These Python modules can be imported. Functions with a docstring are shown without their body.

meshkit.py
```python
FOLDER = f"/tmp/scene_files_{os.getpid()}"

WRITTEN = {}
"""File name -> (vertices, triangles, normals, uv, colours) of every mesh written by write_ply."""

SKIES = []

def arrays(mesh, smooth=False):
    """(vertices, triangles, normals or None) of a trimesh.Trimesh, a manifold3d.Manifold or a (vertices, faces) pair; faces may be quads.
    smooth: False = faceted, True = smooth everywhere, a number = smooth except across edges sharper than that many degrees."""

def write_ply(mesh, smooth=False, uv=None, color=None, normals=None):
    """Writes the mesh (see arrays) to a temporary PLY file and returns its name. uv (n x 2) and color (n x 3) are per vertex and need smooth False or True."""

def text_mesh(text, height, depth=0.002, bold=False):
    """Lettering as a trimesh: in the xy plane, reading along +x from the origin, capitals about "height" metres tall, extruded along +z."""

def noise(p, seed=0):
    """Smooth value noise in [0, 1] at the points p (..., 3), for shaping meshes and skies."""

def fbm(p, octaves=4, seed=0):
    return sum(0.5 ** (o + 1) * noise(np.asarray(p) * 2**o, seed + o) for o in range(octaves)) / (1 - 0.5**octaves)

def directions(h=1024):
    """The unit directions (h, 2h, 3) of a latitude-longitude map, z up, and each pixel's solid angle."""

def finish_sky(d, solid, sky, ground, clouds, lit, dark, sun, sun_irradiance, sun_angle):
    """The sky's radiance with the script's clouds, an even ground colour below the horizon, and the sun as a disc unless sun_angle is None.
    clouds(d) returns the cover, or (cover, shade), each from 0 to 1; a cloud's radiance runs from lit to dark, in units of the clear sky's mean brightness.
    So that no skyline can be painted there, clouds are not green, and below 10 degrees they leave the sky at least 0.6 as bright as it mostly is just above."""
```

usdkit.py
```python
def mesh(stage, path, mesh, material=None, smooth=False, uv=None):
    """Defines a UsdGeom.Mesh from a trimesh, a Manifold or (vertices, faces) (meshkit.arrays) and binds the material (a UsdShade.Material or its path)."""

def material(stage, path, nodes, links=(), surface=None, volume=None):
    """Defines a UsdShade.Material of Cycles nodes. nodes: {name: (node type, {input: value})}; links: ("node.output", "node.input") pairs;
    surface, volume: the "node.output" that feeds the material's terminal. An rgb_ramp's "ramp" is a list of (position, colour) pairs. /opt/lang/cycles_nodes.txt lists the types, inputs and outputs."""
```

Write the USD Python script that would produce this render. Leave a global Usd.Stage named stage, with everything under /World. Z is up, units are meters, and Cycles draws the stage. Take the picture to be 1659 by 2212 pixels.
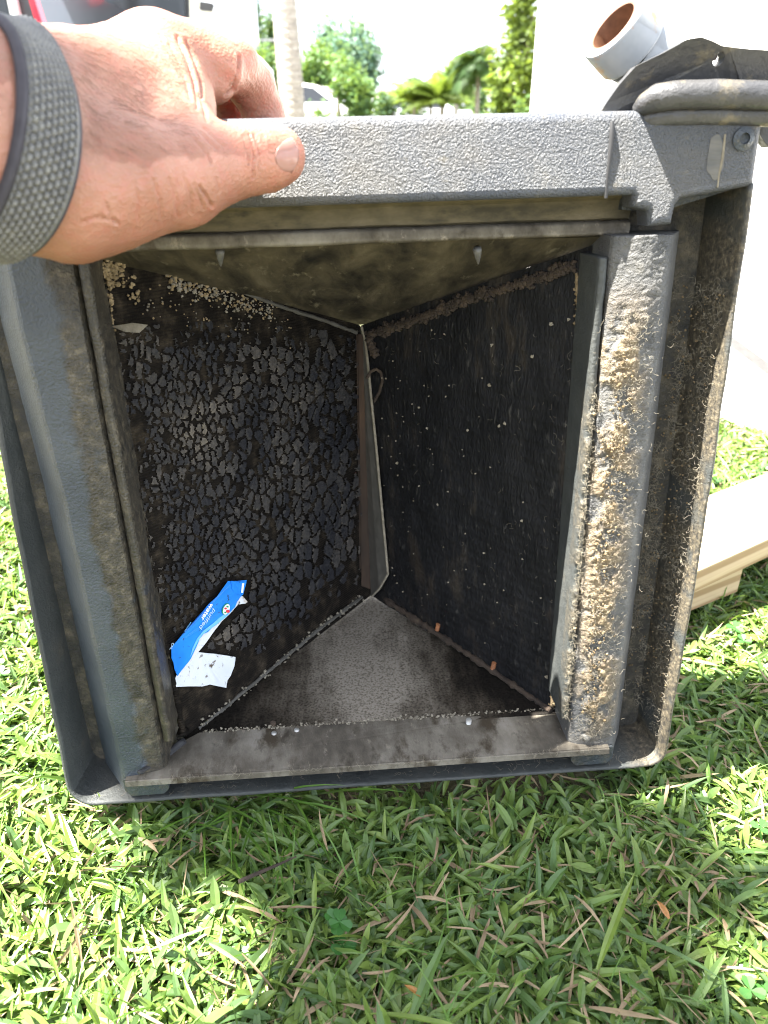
import math, numpy as np, trimesh, usdkit, meshkit
from pxr import Usd, UsdGeom, UsdLux, UsdShade, Sdf, Gf, Vt
from scipy.spatial import Voronoi, cKDTree
from shapely.geometry import Polygon, LineString, Point, box as sbox
rng = np.random.default_rng(7)
stage = Usd.Stage.CreateInMemory()
UsdGeom.SetStageUpAxis(stage, 'Z'); UsdGeom.SetStageMetersPerUnit(stage, 1.0)
world = UsdGeom.Xform.Define(stage, '/World'); stage.SetDefaultPrim(world.GetPrim())
UsdGeom.Scope.Define(stage, '/World/Looks')

# ------------------------------------------------------------------ camera, sky, sun, exposure
F, CX, CY = 1628.0, 829.5, 1106.0            # lens in units of a 1659 x 2212 picture
PITCH = math.radians(26.8)
# the pan's own frame (X right, Y into the pan, Z up) as seen from the camera (right, down, forward)
M = np.array([[0.99743643, -0.06625226, -0.027041], [-0.05118659, -0.39650707, -0.91660356], [0.05000511, 0.91563791, -0.39888182]])
CB = np.array([-0.00744766, -0.33721541, 0.15330563])   # camera in the pan's frame
C = np.array([[1, 0, 0], [0, -math.sin(PITCH), math.cos(PITCH)], [0, -math.cos(PITCH), -math.sin(PITCH)]])
RB = C @ M
low = min((RB @ (np.array(p) - CB))[2] for p in [(-.172, 0, -.166), (.172, 0, -.166)])
CAMH = 0.024 - low
EYE = np.array([0, 0, CAMH])
SUN = np.array([-.43, -.075, .90]); SUN /= np.linalg.norm(SUN)
EXPOSURE = 3.5

cam = UsdGeom.Camera.Define(stage, '/World/Camera')
cam.CreateHorizontalApertureAttr(36.0); cam.CreateVerticalApertureAttr(48.0)
cam.CreateFocalLengthAttr(36.0 * F / 1659.0)
cam.CreateClippingRangeAttr(Gf.Vec2f(0.01, 2000))
cam.CreateExposureAttr(EXPOSURE)
cam.CreateFStopAttr(16.0); cam.CreateFocusDistanceAttr(0.42)
cam.AddTranslateOp().Set(Gf.Vec3d(*EYE)); cam.AddRotateXOp().Set(90 - math.degrees(PITCH))

LK = '/World/Looks/'
def mat(name, nodes, links, surface='p.BSDF', volume=None):
    return usdkit.material(stage, LK + name, nodes, links, surface=surface, volume=volume)
elev, rot = math.asin(SUN[2]), math.atan2(SUN[0], SUN[1])
sky_m = mat('sky_look', {
    's': ('sky_texture', {'sky_type': 'single_scattering', 'sun_disc': False, 'sun_elevation': elev, 'sun_rotation': rot, 'aerosol_density': 2.0}),
    'tc': ('texture_coordinate', {}), 'n': ('noise_texture', {'scale': 2.6, 'detail': 5.0, 'roughness': .55}),
    'r': ('rgb_ramp', {'ramp': [(.25, (.35, .35, .35)), (.6, (.8, .8, .8))]}),
    'mx': ('mix_color', {'b': (5.6, 5.9, 6.4)}), 'b': ('background_shader', {'strength': .05})},
    [('tc.generated', 'n.vector'), ('n.fac', 'r.fac'), ('r.color', 'mx.fac'), ('s.color', 'mx.a'), ('mx.result', 'b.color')], surface='b.background')
dome = UsdLux.DomeLight.Define(stage, '/World/sky')
UsdShade.MaterialBindingAPI.Apply(dome.GetPrim()).Bind(sky_m)
dome.GetPrim().SetCustomDataByKey('kind', 'structure')
sun = UsdLux.DistantLight.Define(stage, '/World/sun')
sun.CreateIntensityAttr(1.25); sun.CreateAngleAttr(.5); sun.CreateColorAttr(Gf.Vec3f(1, .96, .88))
sun.GetPrim().CreateAttribute('inputs:normalize', Sdf.ValueTypeNames.Bool).Set(True)
zax = Gf.Vec3d(*SUN)
sun.AddTransformOp().Set(Gf.Matrix4d(Gf.Rotation(Gf.Vec3d(0, 0, 1), zax), Gf.Vec3d(0, 0, 0)))

# ------------------------------------------------------------------ helpers
used = {}
def numbered(parent, name):
    k = (parent, name); n = used.get(k, 0); used[k] = n + 1
    return f'{parent}/{name}' + (f'_{n:03d}' if n else '')
def tag(prim, label=None, cat=None, group=None, kind=None):
    for k, v in (('label', label), ('category', cat), ('group', group), ('kind', kind)):
        if v: prim.SetCustomDataByKey(k, v)
    return prim
def path_of(p): return '/World' if p is None else str(p.GetPath())
def thing(name, label, cat, group=None, matrix=None, loc=None, kind=None):
    x = UsdGeom.Xform.Define(stage, numbered('/World', name))
    if matrix is not None: x.AddTransformOp().Set(Gf.Matrix4d(*[float(v) for v in np.asarray(matrix).T.ravel()]))
    elif loc is not None: x.AddTranslateOp().Set(Gf.Vec3d(*map(float, loc)))
    return tag(x.GetPrim(), label, cat, group, kind)
def obj(name, mesh, m, parent=None, smooth=False, label=None, cat=None, group=None, kind=None, uv=None, var=None):
    g = usdkit.mesh(stage, numbered(path_of(parent), name), mesh, m, smooth=smooth, uv=uv)
    if var is not None: UsdGeom.PrimvarsAPI(g).CreatePrimvar('lint', Sdf.ValueTypeNames.FloatArray, 'vertex').Set(Vt.FloatArray.FromNumpy(np.asarray(var, np.float32)))
    return tag(g.GetPrim(), label, cat, group, kind)
def cat_mesh(ms): return trimesh.util.concatenate(ms)
def curves(name, lines, width, m, parent=None, **kw):
    c = UsdGeom.BasisCurves.Define(stage, numbered(path_of(parent), name))
    c.CreateTypeAttr('linear')
    c.CreateCurveVertexCountsAttr(Vt.IntArray([len(l) for l in lines]))
    c.CreatePointsAttr(Vt.Vec3fArray.FromNumpy(np.vstack(lines).astype(np.float32)))
    c.CreateWidthsAttr(Vt.FloatArray([width])); c.SetWidthsInterpolation('constant')
    UsdShade.MaterialBindingAPI.Apply(c.GetPrim()).Bind(m)
    return tag(c.GetPrim(), **kw)
def ray(px, py):
    d = C @ np.array([(px - CX) / F, (py - CY) / F, 1.0]); return d
def V(px, py, depth): return EYE + ray(px, py) * depth                 # a point at a real distance along the lens axis
def G(px, py, z=0.0):                                                   # on a level plane
    d = ray(px, py); t = (z - EYE[2]) / d[2]; return EYE + d * t
def BX(px, py, Y):                                                     # in the pan's frame, on the plane Y
    d = M.T @ np.array([(px - CX) / F, (py - CY) / F, 1.0]); return CB + d * (Y - CB[1]) / d[1]
def BP(px, py, P, N):                                                  # in the pan's frame, on a plane
    d = M.T @ np.array([(px - CX) / F, (py - CY) / F, 1.0]); return CB + d * (np.dot(np.asarray(P) - CB, N) / np.dot(d, N))
def boxm(size, center=(0, 0, 0), bev=0.0):
    s = np.array(size) / 2.0
    if bev <= 0: m = trimesh.creation.box(2 * s)
    else:
        p = []
        for sx in (-1, 1):
            for sy in (-1, 1):
                for sz in (-1, 1):
                    for k in range(3):
                        q = s - bev; q[k] = s[k]; p.append(q * (sx, sy, sz))
        m = trimesh.convex.convex_hull(np.array(p))
    m.apply_translation(center); return m
def prism(poly, y0, y1, axis='y'):
    """polygon in (X,Z) extruded from y0 to y1 along Y"""
    m = trimesh.creation.extrude_polygon(poly if hasattr(poly, 'exterior') else Polygon(poly), y1 - y0, engine='earcut')
    v = m.vertices.copy(); m.vertices = np.stack([v[:, 0], v[:, 2] + y0, v[:, 1]], 1); m.invert(); return m
def loft(rings, closed=True, caps=True):
    """rings (n, k, 3): quads between successive rings"""
    R = np.asarray(rings, float); n, k = R.shape[:2]
    i, j = np.meshgrid(np.arange(n - 1), np.arange(k if closed else k - 1), indexing='ij')
    a = i * k + j; b = i * k + (j + 1) % k; c = a + k; d = b + k
    f = np.vstack([np.stack([a, b, d], -1).reshape(-1, 3), np.stack([a, d, c], -1).reshape(-1, 3)])
    v = R.reshape(-1, 3)
    if caps and closed:
        v = np.vstack([v, R[0].mean(0), R[-1].mean(0)])
        s, e = n * k, n * k + 1; jj = np.arange(k)
        f = np.vstack([f, np.stack([np.full(k, s), (jj + 1) % k, jj], 1), np.stack([np.full(k, e), (n - 1) * k + jj, (n - 1) * k + (jj + 1) % k], 1)])
    m = trimesh.Trimesh(v, f, process=False); return m
def tube(pts, r, k=8):
    P = np.asarray(pts, float); rr = np.broadcast_to(r, len(P)); T = np.gradient(P, axis=0); T /= np.linalg.norm(T, axis=1)[:, None]
    u = np.cross(T[0], [.3, .2, 1.0]); u /= np.linalg.norm(u); R = []
    for p, t, q in zip(P, T, rr):
        u = u - t * (u @ t); u /= np.linalg.norm(u); w = np.cross(t, u); a = np.arange(k) * 2 * np.pi / k
        R.append(p + q * (np.cos(a)[:, None] * u + np.sin(a)[:, None] * w))
    return loft(R)
def blob(c, r, squash=1.0, sub=2, amp=.35, seed=0):
    m = trimesh.creation.icosphere(sub, 1.0); v = m.vertices
    v = v * (1 + amp * (meshkit.noise(v * 2.1 + seed * 3.7, seed) - .5) * 2)[:, None]
    m.vertices = v * np.array([r, r * squash, r]) + c; return m
def fix(m): trimesh.repair.fix_normals(m); return m

# ------------------------------------------------------------------ materials
def pbr(name, stops, scale=20.0, detail=6.0, rough=.6, bumps=(), stretch=None, spec=.5, second=None, distortion=0.0, extra=None):
    """colour ramp of object-space noise; bumps [(scale, distance, strength, kind)]; second = (scale, lo, hi, colour): patches of another colour"""
    n = {'tc': ('texture_coordinate', {}), 'mp': ('mapping', {'scale': stretch or (1, 1, 1)}),
         'n': ('noise_texture', {'scale': scale, 'detail': detail, 'roughness': .62, 'distortion': distortion}),
         'r': ('rgb_ramp', {'ramp': stops}), 'p': ('principled_bsdf', {'roughness': rough, 'specular_ior_level': spec, **(extra or {})})}
    l = [('tc.object', 'mp.vector'), ('mp.vector', 'n.vector'), ('n.fac', 'r.fac')]
    col = 'r.color'
    for i, (sc, lo, hi, c2) in enumerate(second or ()):
        n[f'n2{i}'] = ('noise_texture', {'scale': sc, 'detail': 7.0, 'roughness': .65, 'w': 3.0})
        n[f'r2{i}'] = ('rgb_ramp', {'ramp': [(lo, (0, 0, 0)), (hi, (1, 1, 1))]})
        n[f'm2{i}'] = ('mix_color', {'b': c2})
        l += [('mp.vector', f'n2{i}.vector'), (f'n2{i}.fac', f'r2{i}.fac'), (f'r2{i}.color', f'm2{i}.fac'), (col, f'm2{i}.a')]
        col = f'm2{i}.result'
    l.append((col, 'p.base_color'))
    last = None
    for i, (sc, dist, st, kind) in enumerate(bumps):
        if kind == 'noise': n[f'b{i}t'] = ('noise_texture', {'scale': sc, 'detail': 3.0, 'roughness': .6}); o = 'fac'
        elif kind == 'voronoi': n[f'b{i}t'] = ('voronoi_texture', {'scale': sc, 'feature': 'smooth_f1', 'smoothness': .4}); o = 'distance'
        else: n[f'b{i}t'] = ('wave_texture', {'scale': sc, 'bands_direction': kind, 'distortion': 1.5, 'detail': 2.0, 'detail_scale': 3.0}); o = 'fac'
        n[f'b{i}'] = ('bump', {'strength': st, 'distance': dist})
        l += [('mp.vector', f'b{i}t.vector'), (f'b{i}t.{o}', f'b{i}.height')]
        if last: l.append((f'{last}.normal', f'b{i}.normal'))
        last = f'b{i}'
    if last: l.append((f'{last}.normal', 'p.normal'))
    return mat(name, n, l)

g3 = lambda *c: tuple(c)
m_rim = pbr('pebbled_plastic', [(.3, (.048, .055, .072)), (.55, (.074, .079, .090)), (.75, (.115, .106, .093))], 22, bumps=[(1050, .0016, 1.0, 'noise'), (2600, .0005, .8, 'noise')], rough=.42,
            second=[(15, .50, .70, (.084, .077, .068)), (14, .58, .72, (.046, .055, .074)), (90, .62, .74, (.15, .135, .11))])
m_plastic = pbr('weathered_plastic', [(.3, (.020, .026, .034)), (.6, (.036, .044, .053)), (.8, (.06, .060, .055))], 30, bumps=[(750, .0009, .8, 'noise'), (120, .002, .35, 'noise')], rough=.40,
                second=[(24, .52, .66, (.030, .027, .020)), (70, .54, .72, (.075, .062, .042)), (260, .62, .76, (.13, .115, .09))])
m_dirtyp = pbr('dusty_plastic', [(.3, (.10, .09, .075)), (.55, (.16, .14, .115)), (.8, (.24, .215, .175))], 60, bumps=[(420, .0014, .9, 'noise'), (1500, .0004, .7, 'noise')], rough=.75,
               second=[(22, .54, .66, (.06, .066, .075))])
m_lip = pbr('lip_plastic', [(.3, (.022, .025, .026)), (.6, (.036, .038, .036)), (.8, (.07, .064, .05))], 45, bumps=[(300, .0007, .6, 'noise')], rough=.5,
            second=[(70, .55, .7, (.09, .08, .055))])
m_liplint = pbr('linty_plastic', [(.3, (.018, .019, .019)), (.52, (.045, .041, .033)), (.75, (.13, .11, .078))], 90, bumps=[(350, .0018, 1.0, 'noise')], rough=.85,
                second=[(60, .56, .66, (.026, .026, .026))])
m_tan = pbr('mud_stained_plastic', [(.3, (.040, .036, .026)), (.5, (.085, .072, .046)), (.75, (.13, .11, .075))], 60, stretch=(1, 1, 2.2), bumps=[(300, .0008, .7, 'noise')], spec=.15, rough=.8,
            second=[(45, .55, .68, (.022, .022, .02))])
m_ledge = pbr('ledge_plastic', [(.3, (.045, .048, .05)), (.55, (.10, .095, .085)), (.8, (.17, .155, .13))], 55, stretch=(.5, 1, 2.5), bumps=[(300, .0005, .5, 'noise')], rough=.55)
m_topplate = pbr('grimy_top_plate', [(.3, (.010, .009, .008)), (.46, (.040, .034, .024)), (.60, (.075, .063, .042)), (.78, (.13, .11, .075))], 60, stretch=(1, .35, .5), bumps=[(260, .0008, .8, 'noise')], spec=.15, rough=.8, distortion=.5,
                 second=[(130, .60, .72, (.16, .14, .1))])
m_botplate = mat('grimy_bottom_plate', {'tc': ('texture_coordinate', {}), 'mp': ('mapping', {'scale': (1, .16, 1)}), 'st': ('noise_texture', {'scale': 120.0, 'detail': 5.0, 'roughness': .65}), 'bl': ('noise_texture', {'scale': 24.0, 'detail': 6.0}),
    'sx': ('separate_xyz', {}), 'ab': ('math', {'math_type': 'absolute'}), 'mr': ('map_range', {'from_min': .012, 'from_max': .085, 'to_min': .34, 'to_max': -.30}), 'a1': ('math', {'math_type': 'multiply_add', 'value2': .55}), 'a2': ('math', {'math_type': 'multiply_add', 'value2': .75}),
    'r': ('rgb_ramp', {'ramp': [(.42, (.010, .0085, .007)), (.60, (.040, .033, .025)), (.78, (.115, .10, .08)), (1, (.23, .205, .17))]}),
    'fn': ('noise_texture', {'scale': 700.0, 'detail': 4.0}), 'fr': ('rgb_ramp', {'ramp': [(.34, (.35, .33, .3)), (.55, (1.1, 1.1, 1.1))]}), 'mu': ('mix_color', {'blend_type': 'multiply', 'fac': .85, 'use_clamp': False}), 'b': ('bump', {'strength': .8, 'distance': .0005}), 'p': ('principled_bsdf', {'roughness': .75, 'specular_ior_level': .12})},
    [('tc.object', 'mp.vector'), ('mp.vector', 'st.vector'), ('tc.object', 'bl.vector'), ('tc.object', 'sx.vector'), ('sx.x', 'ab.value1'), ('ab.value', 'mr.value'), ('st.fac', 'a1.value1'), ('mr.result', 'a1.value3'), ('bl.fac', 'a2.value1'), ('a1.value', 'a2.value3'), ('a2.value', 'r.fac'),
     ('tc.object', 'fn.vector'), ('fn.fac', 'fr.fac'), ('r.color', 'mu.a'), ('fr.color', 'mu.b'), ('mu.result', 'p.base_color'), ('fn.fac', 'b.height'), ('b.normal', 'p.normal')])
m_shelf = pbr('grimy_metal_shelf', [(.3, (.035, .031, .026)), (.47, (.095, .084, .068)), (.6, (.16, .145, .12)), (.75, (.24, .22, .19))], 26, stretch=(1.5, .8, 1), bumps=[(700, .0004, .7, 'noise')], spec=.15, rough=.7,
              second=[(75, .55, .70, (.045, .038, .029)), (110, .60, .70, (.21, .185, .15)), (30, .56, .66, (.05, .04, .028))])
m_coilL = pbr('sooty_fins', [(.3, (.0045, .0038, .0034)), (.5, (.010, .0082, .0066)), (.64, (.030, .024, .0175)), (.8, (.07, .056, .04))], 110, bumps=[(190, .0006, .7, 'z'), (600, .0007, .8, 'noise')], rough=.7, spec=.08)
m_coilR = pbr('matted_fins', [(.3, (.005, .0052, .0060)), (.55, (.0115, .0115, .0128)), (.72, (.036, .030, .024))], 55, stretch=(1, 1, .35), bumps=[(150, .0005, .45, 'z'), (520, .0012, 1.0, 'noise')], rough=.62, spec=.16,
              second=[(28, .54, .72, (.036, .028, .021)), (260, .60, .75, (.06, .057, .052))])
m_flake = mat('flake_crust', {'at': ('attribute', {'attribute': 'lint'}), 'tc': ('texture_coordinate', {}), 'r': ('rgb_ramp', {'ramp': [(0, (.006, .0062, .008)), (.3, (.013, .0132, .016)), (.52, (.032, .030, .0295)), (.75, (.072, .064, .057)), (1, (.16, .138, .11))]}),
    'w': ('noise_texture', {'scale': 900.0, 'detail': 4.0, 'roughness': .7}), 'b': ('bump', {'strength': .9, 'distance': .0006}), 'p': ('principled_bsdf', {'roughness': .55, 'specular_ior_level': .22})},
    [('at.fac', 'r.fac'), ('r.color', 'p.base_color'), ('tc.object', 'w.vector'), ('w.fac', 'b.height'), ('b.normal', 'p.normal')])
m_seal = pbr('brown_seal', [(.3, (.016, .011, .008)), (.55, (.040, .027, .018)), (.8, (.085, .058, .036))], 90, bumps=[(300, .0012, 1.0, 'noise')], rough=.9)
m_rust = pbr('rust_strip', [(.3, (.020, .014, .010)), (.55, (.055, .033, .020)), (.8, (.13, .07, .033))], 40, stretch=(1, 1, .3), bumps=[(500, .0004, .6, 'noise')], rough=.75,
             second=[(60, .56, .68, (.03, .025, .02))])
m_divider = pbr('grey_metal_strip', [(.3, (.055, .052, .045)), (.6, (.085, .08, .07)), (.8, (.13, .12, .10))], 120, bumps=[(900, .0003, .6, 'noise')], rough=.6)
m_edge = pbr('fuzzy_edge', [(.3, (.16, .14, .105)), (.7, (.30, .27, .21))], 200, bumps=[(700, .0006, .8, 'noise')], rough=.9)
m_lint = pbr('tan_lint', [(.3, (.10, .075, .043)), (.6, (.19, .142, .085)), (.8, (.28, .225, .145))], 200, bumps=[(900, .001, 1.0, 'noise')], rough=1.0, spec=.1)
m_fibre = pbr('grey_lint', [(.3, (.14, .122, .09)), (.7, (.28, .25, .195))], 150, rough=1.0, spec=.1)
m_crust = pbr('mineral_crust', [(.3, (.13, .095, .05)), (.55, (.27, .205, .12)), (.8, (.42, .35, .24))], 130, bumps=[(700, .0008, .8, 'noise')], rough=.85)
m_crustw = pbr('pale_mineral', [(.3, (.10, .088, .068)), (.7, (.27, .245, .205))], 150, bumps=[(700, .0006, .8, 'noise')], rough=.8)
m_screw = pbr('zinc_screw', [(.3, (.28, .27, .25)), (.7, (.5, .5, .48))], 200, rough=.4, extra={'metallic': .6})
m_rscrew = pbr('rusty_screw', [(.3, (.16, .06, .025)), (.7, (.32, .13, .05))], 200, rough=.7)

m_lintp = mat('lint_coated_plastic', {'tc': ('texture_coordinate', {}), 'at': ('attribute', {'attribute': 'lint'}), 'n': ('noise_texture', {'scale': 60.0, 'detail': 6.0, 'roughness': .62}), 'r': ('rgb_ramp', {'ramp': [(.3, (.045, .047, .05)), (.55, (.085, .084, .082)), (.8, (.15, .142, .125))]}),
    'n2': ('noise_texture', {'scale': 420.0, 'detail': 4.0, 'roughness': .7}), 'r2': ('rgb_ramp', {'ramp': [(.32, (.075, .052, .028)), (.52, (.17, .125, .072)), (.75, (.32, .255, .165))]}), 'mx': ('mix_color', {}),
    'b0': ('bump', {'strength': 1.0, 'distance': .0016}), 'n3': ('noise_texture', {'scale': 1300.0, 'detail': 3.0}), 'b1': ('bump', {'strength': .9, 'distance': .0005}), 'p': ('principled_bsdf', {'roughness': .7})},
    [('tc.object', 'n.vector'), ('n.fac', 'r.fac'), ('tc.object', 'n2.vector'), ('n2.fac', 'r2.fac'), ('r.color', 'mx.a'), ('r2.color', 'mx.b'), ('at.fac', 'mx.fac'), ('mx.result', 'p.base_color'), ('n2.fac', 'b0.height'), ('tc.object', 'n3.vector'), ('n3.fac', 'b1.height'), ('b0.normal', 'b1.normal'), ('b1.normal', 'p.normal')])
m_lipl = mat('linty_lip_plastic', {'tc': ('texture_coordinate', {}), 'at': ('attribute', {'attribute': 'lint'}), 'n': ('noise_texture', {'scale': 45.0, 'detail': 6.0, 'roughness': .62}), 'r': ('rgb_ramp', {'ramp': [(.3, (.026, .030, .030)), (.6, (.044, .047, .045)), (.8, (.08, .072, .056))]}),
    'n2': ('noise_texture', {'scale': 380.0, 'detail': 4.0, 'roughness': .7}), 'r2': ('rgb_ramp', {'ramp': [(.35, (.022, .021, .019)), (.55, (.075, .063, .043)), (.75, (.19, .158, .11))]}), 'mx': ('mix_color', {}),
    'b0': ('bump', {'strength': .8, 'distance': .0009}), 'p': ('principled_bsdf', {'roughness': .6})},
    [('tc.object', 'n.vector'), ('n.fac', 'r.fac'), ('tc.object', 'n2.vector'), ('n2.fac', 'r2.fac'), ('r.color', 'mx.a'), ('r2.color', 'mx.b'), ('at.fac', 'mx.fac'), ('mx.result', 'p.base_color'), ('n2.fac', 'b0.height'), ('b0.normal', 'p.normal')])
m_ridge = mat('left_ridge_plastic', {'tc': ('texture_coordinate', {}), 'n': ('noise_texture', {'scale': 30.0, 'detail': 6.0, 'roughness': .62}), 'r': ('rgb_ramp', {'ramp': [(.3, (.026, .034, .045)), (.6, (.046, .056, .068)), (.8, (.075, .075, .07))]}),
    'sx': ('separate_xyz', {}), 'mr': ('map_range', {'from_min': -.1365, 'from_max': -.1250, 'to_min': -.42, 'to_max': .22, 'clamp': True}), 'dn': ('noise_texture', {'scale': 42.0, 'detail': 7.0, 'roughness': .68}), 'ad': ('math', {'math_type': 'add'}), 'mk': ('rgb_ramp', {'ramp': [(.42, (0, 0, 0)), (.62, (1, 1, 1))]}),
    'd2': ('noise_texture', {'scale': 190.0, 'detail': 5.0, 'roughness': .7}), 'dr': ('rgb_ramp', {'ramp': [(.35, (.010, .0095, .008)), (.55, (.032, .027, .019)), (.72, (.095, .08, .055))]}), 'mx': ('mix_color', {}),
    'g': ('noise_texture', {'scale': 800.0, 'detail': 3.0}), 'b': ('bump', {'strength': .8, 'distance': .0010}), 'p': ('principled_bsdf', {'roughness': .42})},
    [('tc.object', 'n.vector'), ('n.fac', 'r.fac'), ('tc.object', 'sx.vector'), ('sx.x', 'mr.value'), ('tc.object', 'dn.vector'), ('dn.fac', 'ad.value1'), ('mr.result', 'ad.value2'), ('ad.value', 'mk.fac'), ('tc.object', 'd2.vector'), ('d2.fac', 'dr.fac'), ('r.color', 'mx.a'), ('dr.color', 'mx.b'), ('mk.color', 'mx.fac'),
     ('mx.result', 'p.base_color'), ('tc.object', 'g.vector'), ('g.fac', 'b.height'), ('b.normal', 'p.normal')])
# ------------------------------------------------------------------ ground, driveway
FOOT = []
def ground_z(x, y): return .006 * (meshkit.fbm(np.stack([np.asarray(x) * 3.0, np.asarray(y) * 3.0, np.zeros_like(x)], -1), 3, 5) - .5)
m_soil = pbr('thatch_soil', [(.3, (.030, .022, .012)), (.5, (.075, .06, .03)), (.7, (.15, .125, .07))], 60, detail=8, bumps=[(120, .006, 1.0, 'noise'), (500, .002, .8, 'noise')], rough=.95,
             second=[(18, .45, .7, (.04, .06, .016))])
m_farlawn = pbr('far_lawn', [(.3, (.03, .06, .012)), (.7, (.07, .11, .025))], 3, rough=.95)
gx = np.concatenate([[-300, -60, -15, -5], np.linspace(-2, 2, 60), [5, 15, 60, 300]]); gy = np.concatenate([[-300, -60, -15, -5], np.linspace(-1, 3, 60), [5, 9, 15, 60, 300]])
X, Y = np.meshgrid(gx, gy, indexing='ij'); Z = ground_z(X, Y)
Z = np.where((np.abs(X) > 2.01) | (Y > 3.01) | (Y < -1.01), 0, Z)
ground = loft(np.stack([X, Y, Z], -1), closed=False, caps=False); ground.invert()
obj('ground', ground, m_soil, smooth=True, kind='structure')
m_conc = pbr('pale_concrete', [(.3, (.5, .48, .44)), (.7, (.62, .6, .56))], 6, bumps=[(250, .001, .5, 'noise')], rough=.85)
m_joint = pbr('grey_joint_filler', [(.3, (.018, .017, .017)), (.7, (.045, .042, .04))], 60, bumps=[(200, .002, .8, 'noise')], rough=.95)
e0, e1 = G(1500, 915)[:2], G(1659, 948)[:2]
j0, j1 = G(1570, 752)[:2], G(1659, 822)[:2]; jd = (j1 - j0) / np.linalg.norm(j1 - j0)
ed = (e1 - e0) / np.linalg.norm(e1 - e0)
nf = e0 - ed * .35
full = Polygon([tuple(nf), tuple(nf + ed * 4.5), (5.5, 4.5), (.3, 5.0)])
jl = LineString([tuple(j0 - jd * 6), tuple(j0 + jd * 6)])
from shapely.ops import split
for part in split(full, jl).geoms:
    p = part.difference(jl.buffer(.017))
    if p.geom_type != 'Polygon': p = max(p.geoms, key=lambda q: q.area)
    m = trimesh.creation.extrude_polygon(p.buffer(-.004).buffer(.004), .1, engine='earcut'); m.apply_translation([0, 0, -.082])
    obj('driveway', m, m_conc, kind='structure')
jm = jl.buffer(.0165).intersection(full)
m = trimesh.creation.extrude_polygon(jm, .05, engine='earcut'); m.apply_translation([0, 0, -.034])
obj('driveway_joint', m, m_joint, kind='structure')

# ------------------------------------------------------------------ white house wall beyond the box
m_stucco = pbr('white_stucco', [(.3, (.76, .75, .72)), (.7, (.84, .83, .80))], 8, bumps=[(120, .003, .5, 'noise')], rough=.9)
m_trim = pbr('white_trim', [(.3, (.78, .78, .77)), (.7, (.83, .83, .82))], 8, rough=.5)
m_roof = pbr('grey_shingle', [(.3, (.16, .15, .14)), (.7, (.24, .22, .2))], 8, bumps=[(10, .02, .6, 'z')], rough=.9)
def hz(px, d): return np.array([(px - CX) / F * d * math.cos(0), 0, 0])
wall = thing('house', 'overexposed white stucco house wall rising beyond the right end of the black frame', 'house')
wy = 4.6; q = V(1146, 230, wy / (C[:, 2] @ [0, 1, 0] - 0) if False else wy / math.cos(PITCH)); wx = q[0]
A = np.array([wx, q[1]]); Bp = A + np.array([3.2, -1.9]); Dp = A + np.array([2.6, 3.4]); Ep = Bp + np.array([2.6, 3.4])
pl = Polygon([A, Bp, Ep, Dp])
m = trimesh.creation.extrude_polygon(pl, 3.1, engine='earcut'); m.apply_translation([0, 0, -.05]); obj('wall', m, m_stucco, wall)
m = trimesh.creation.extrude_polygon(pl.buffer(.035, join_style=2).difference(pl.buffer(.001, join_style=2)), .12, engine='earcut'); m.apply_translation([0, 0, -.04]); obj('plinth', m, m_trim, wall)
m = trimesh.creation.extrude_polygon(pl.buffer(.3, join_style=2), .16, engine='earcut'); m.apply_translation([0, 0, 3.05]); obj('eaves', m, m_trim, wall)
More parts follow.
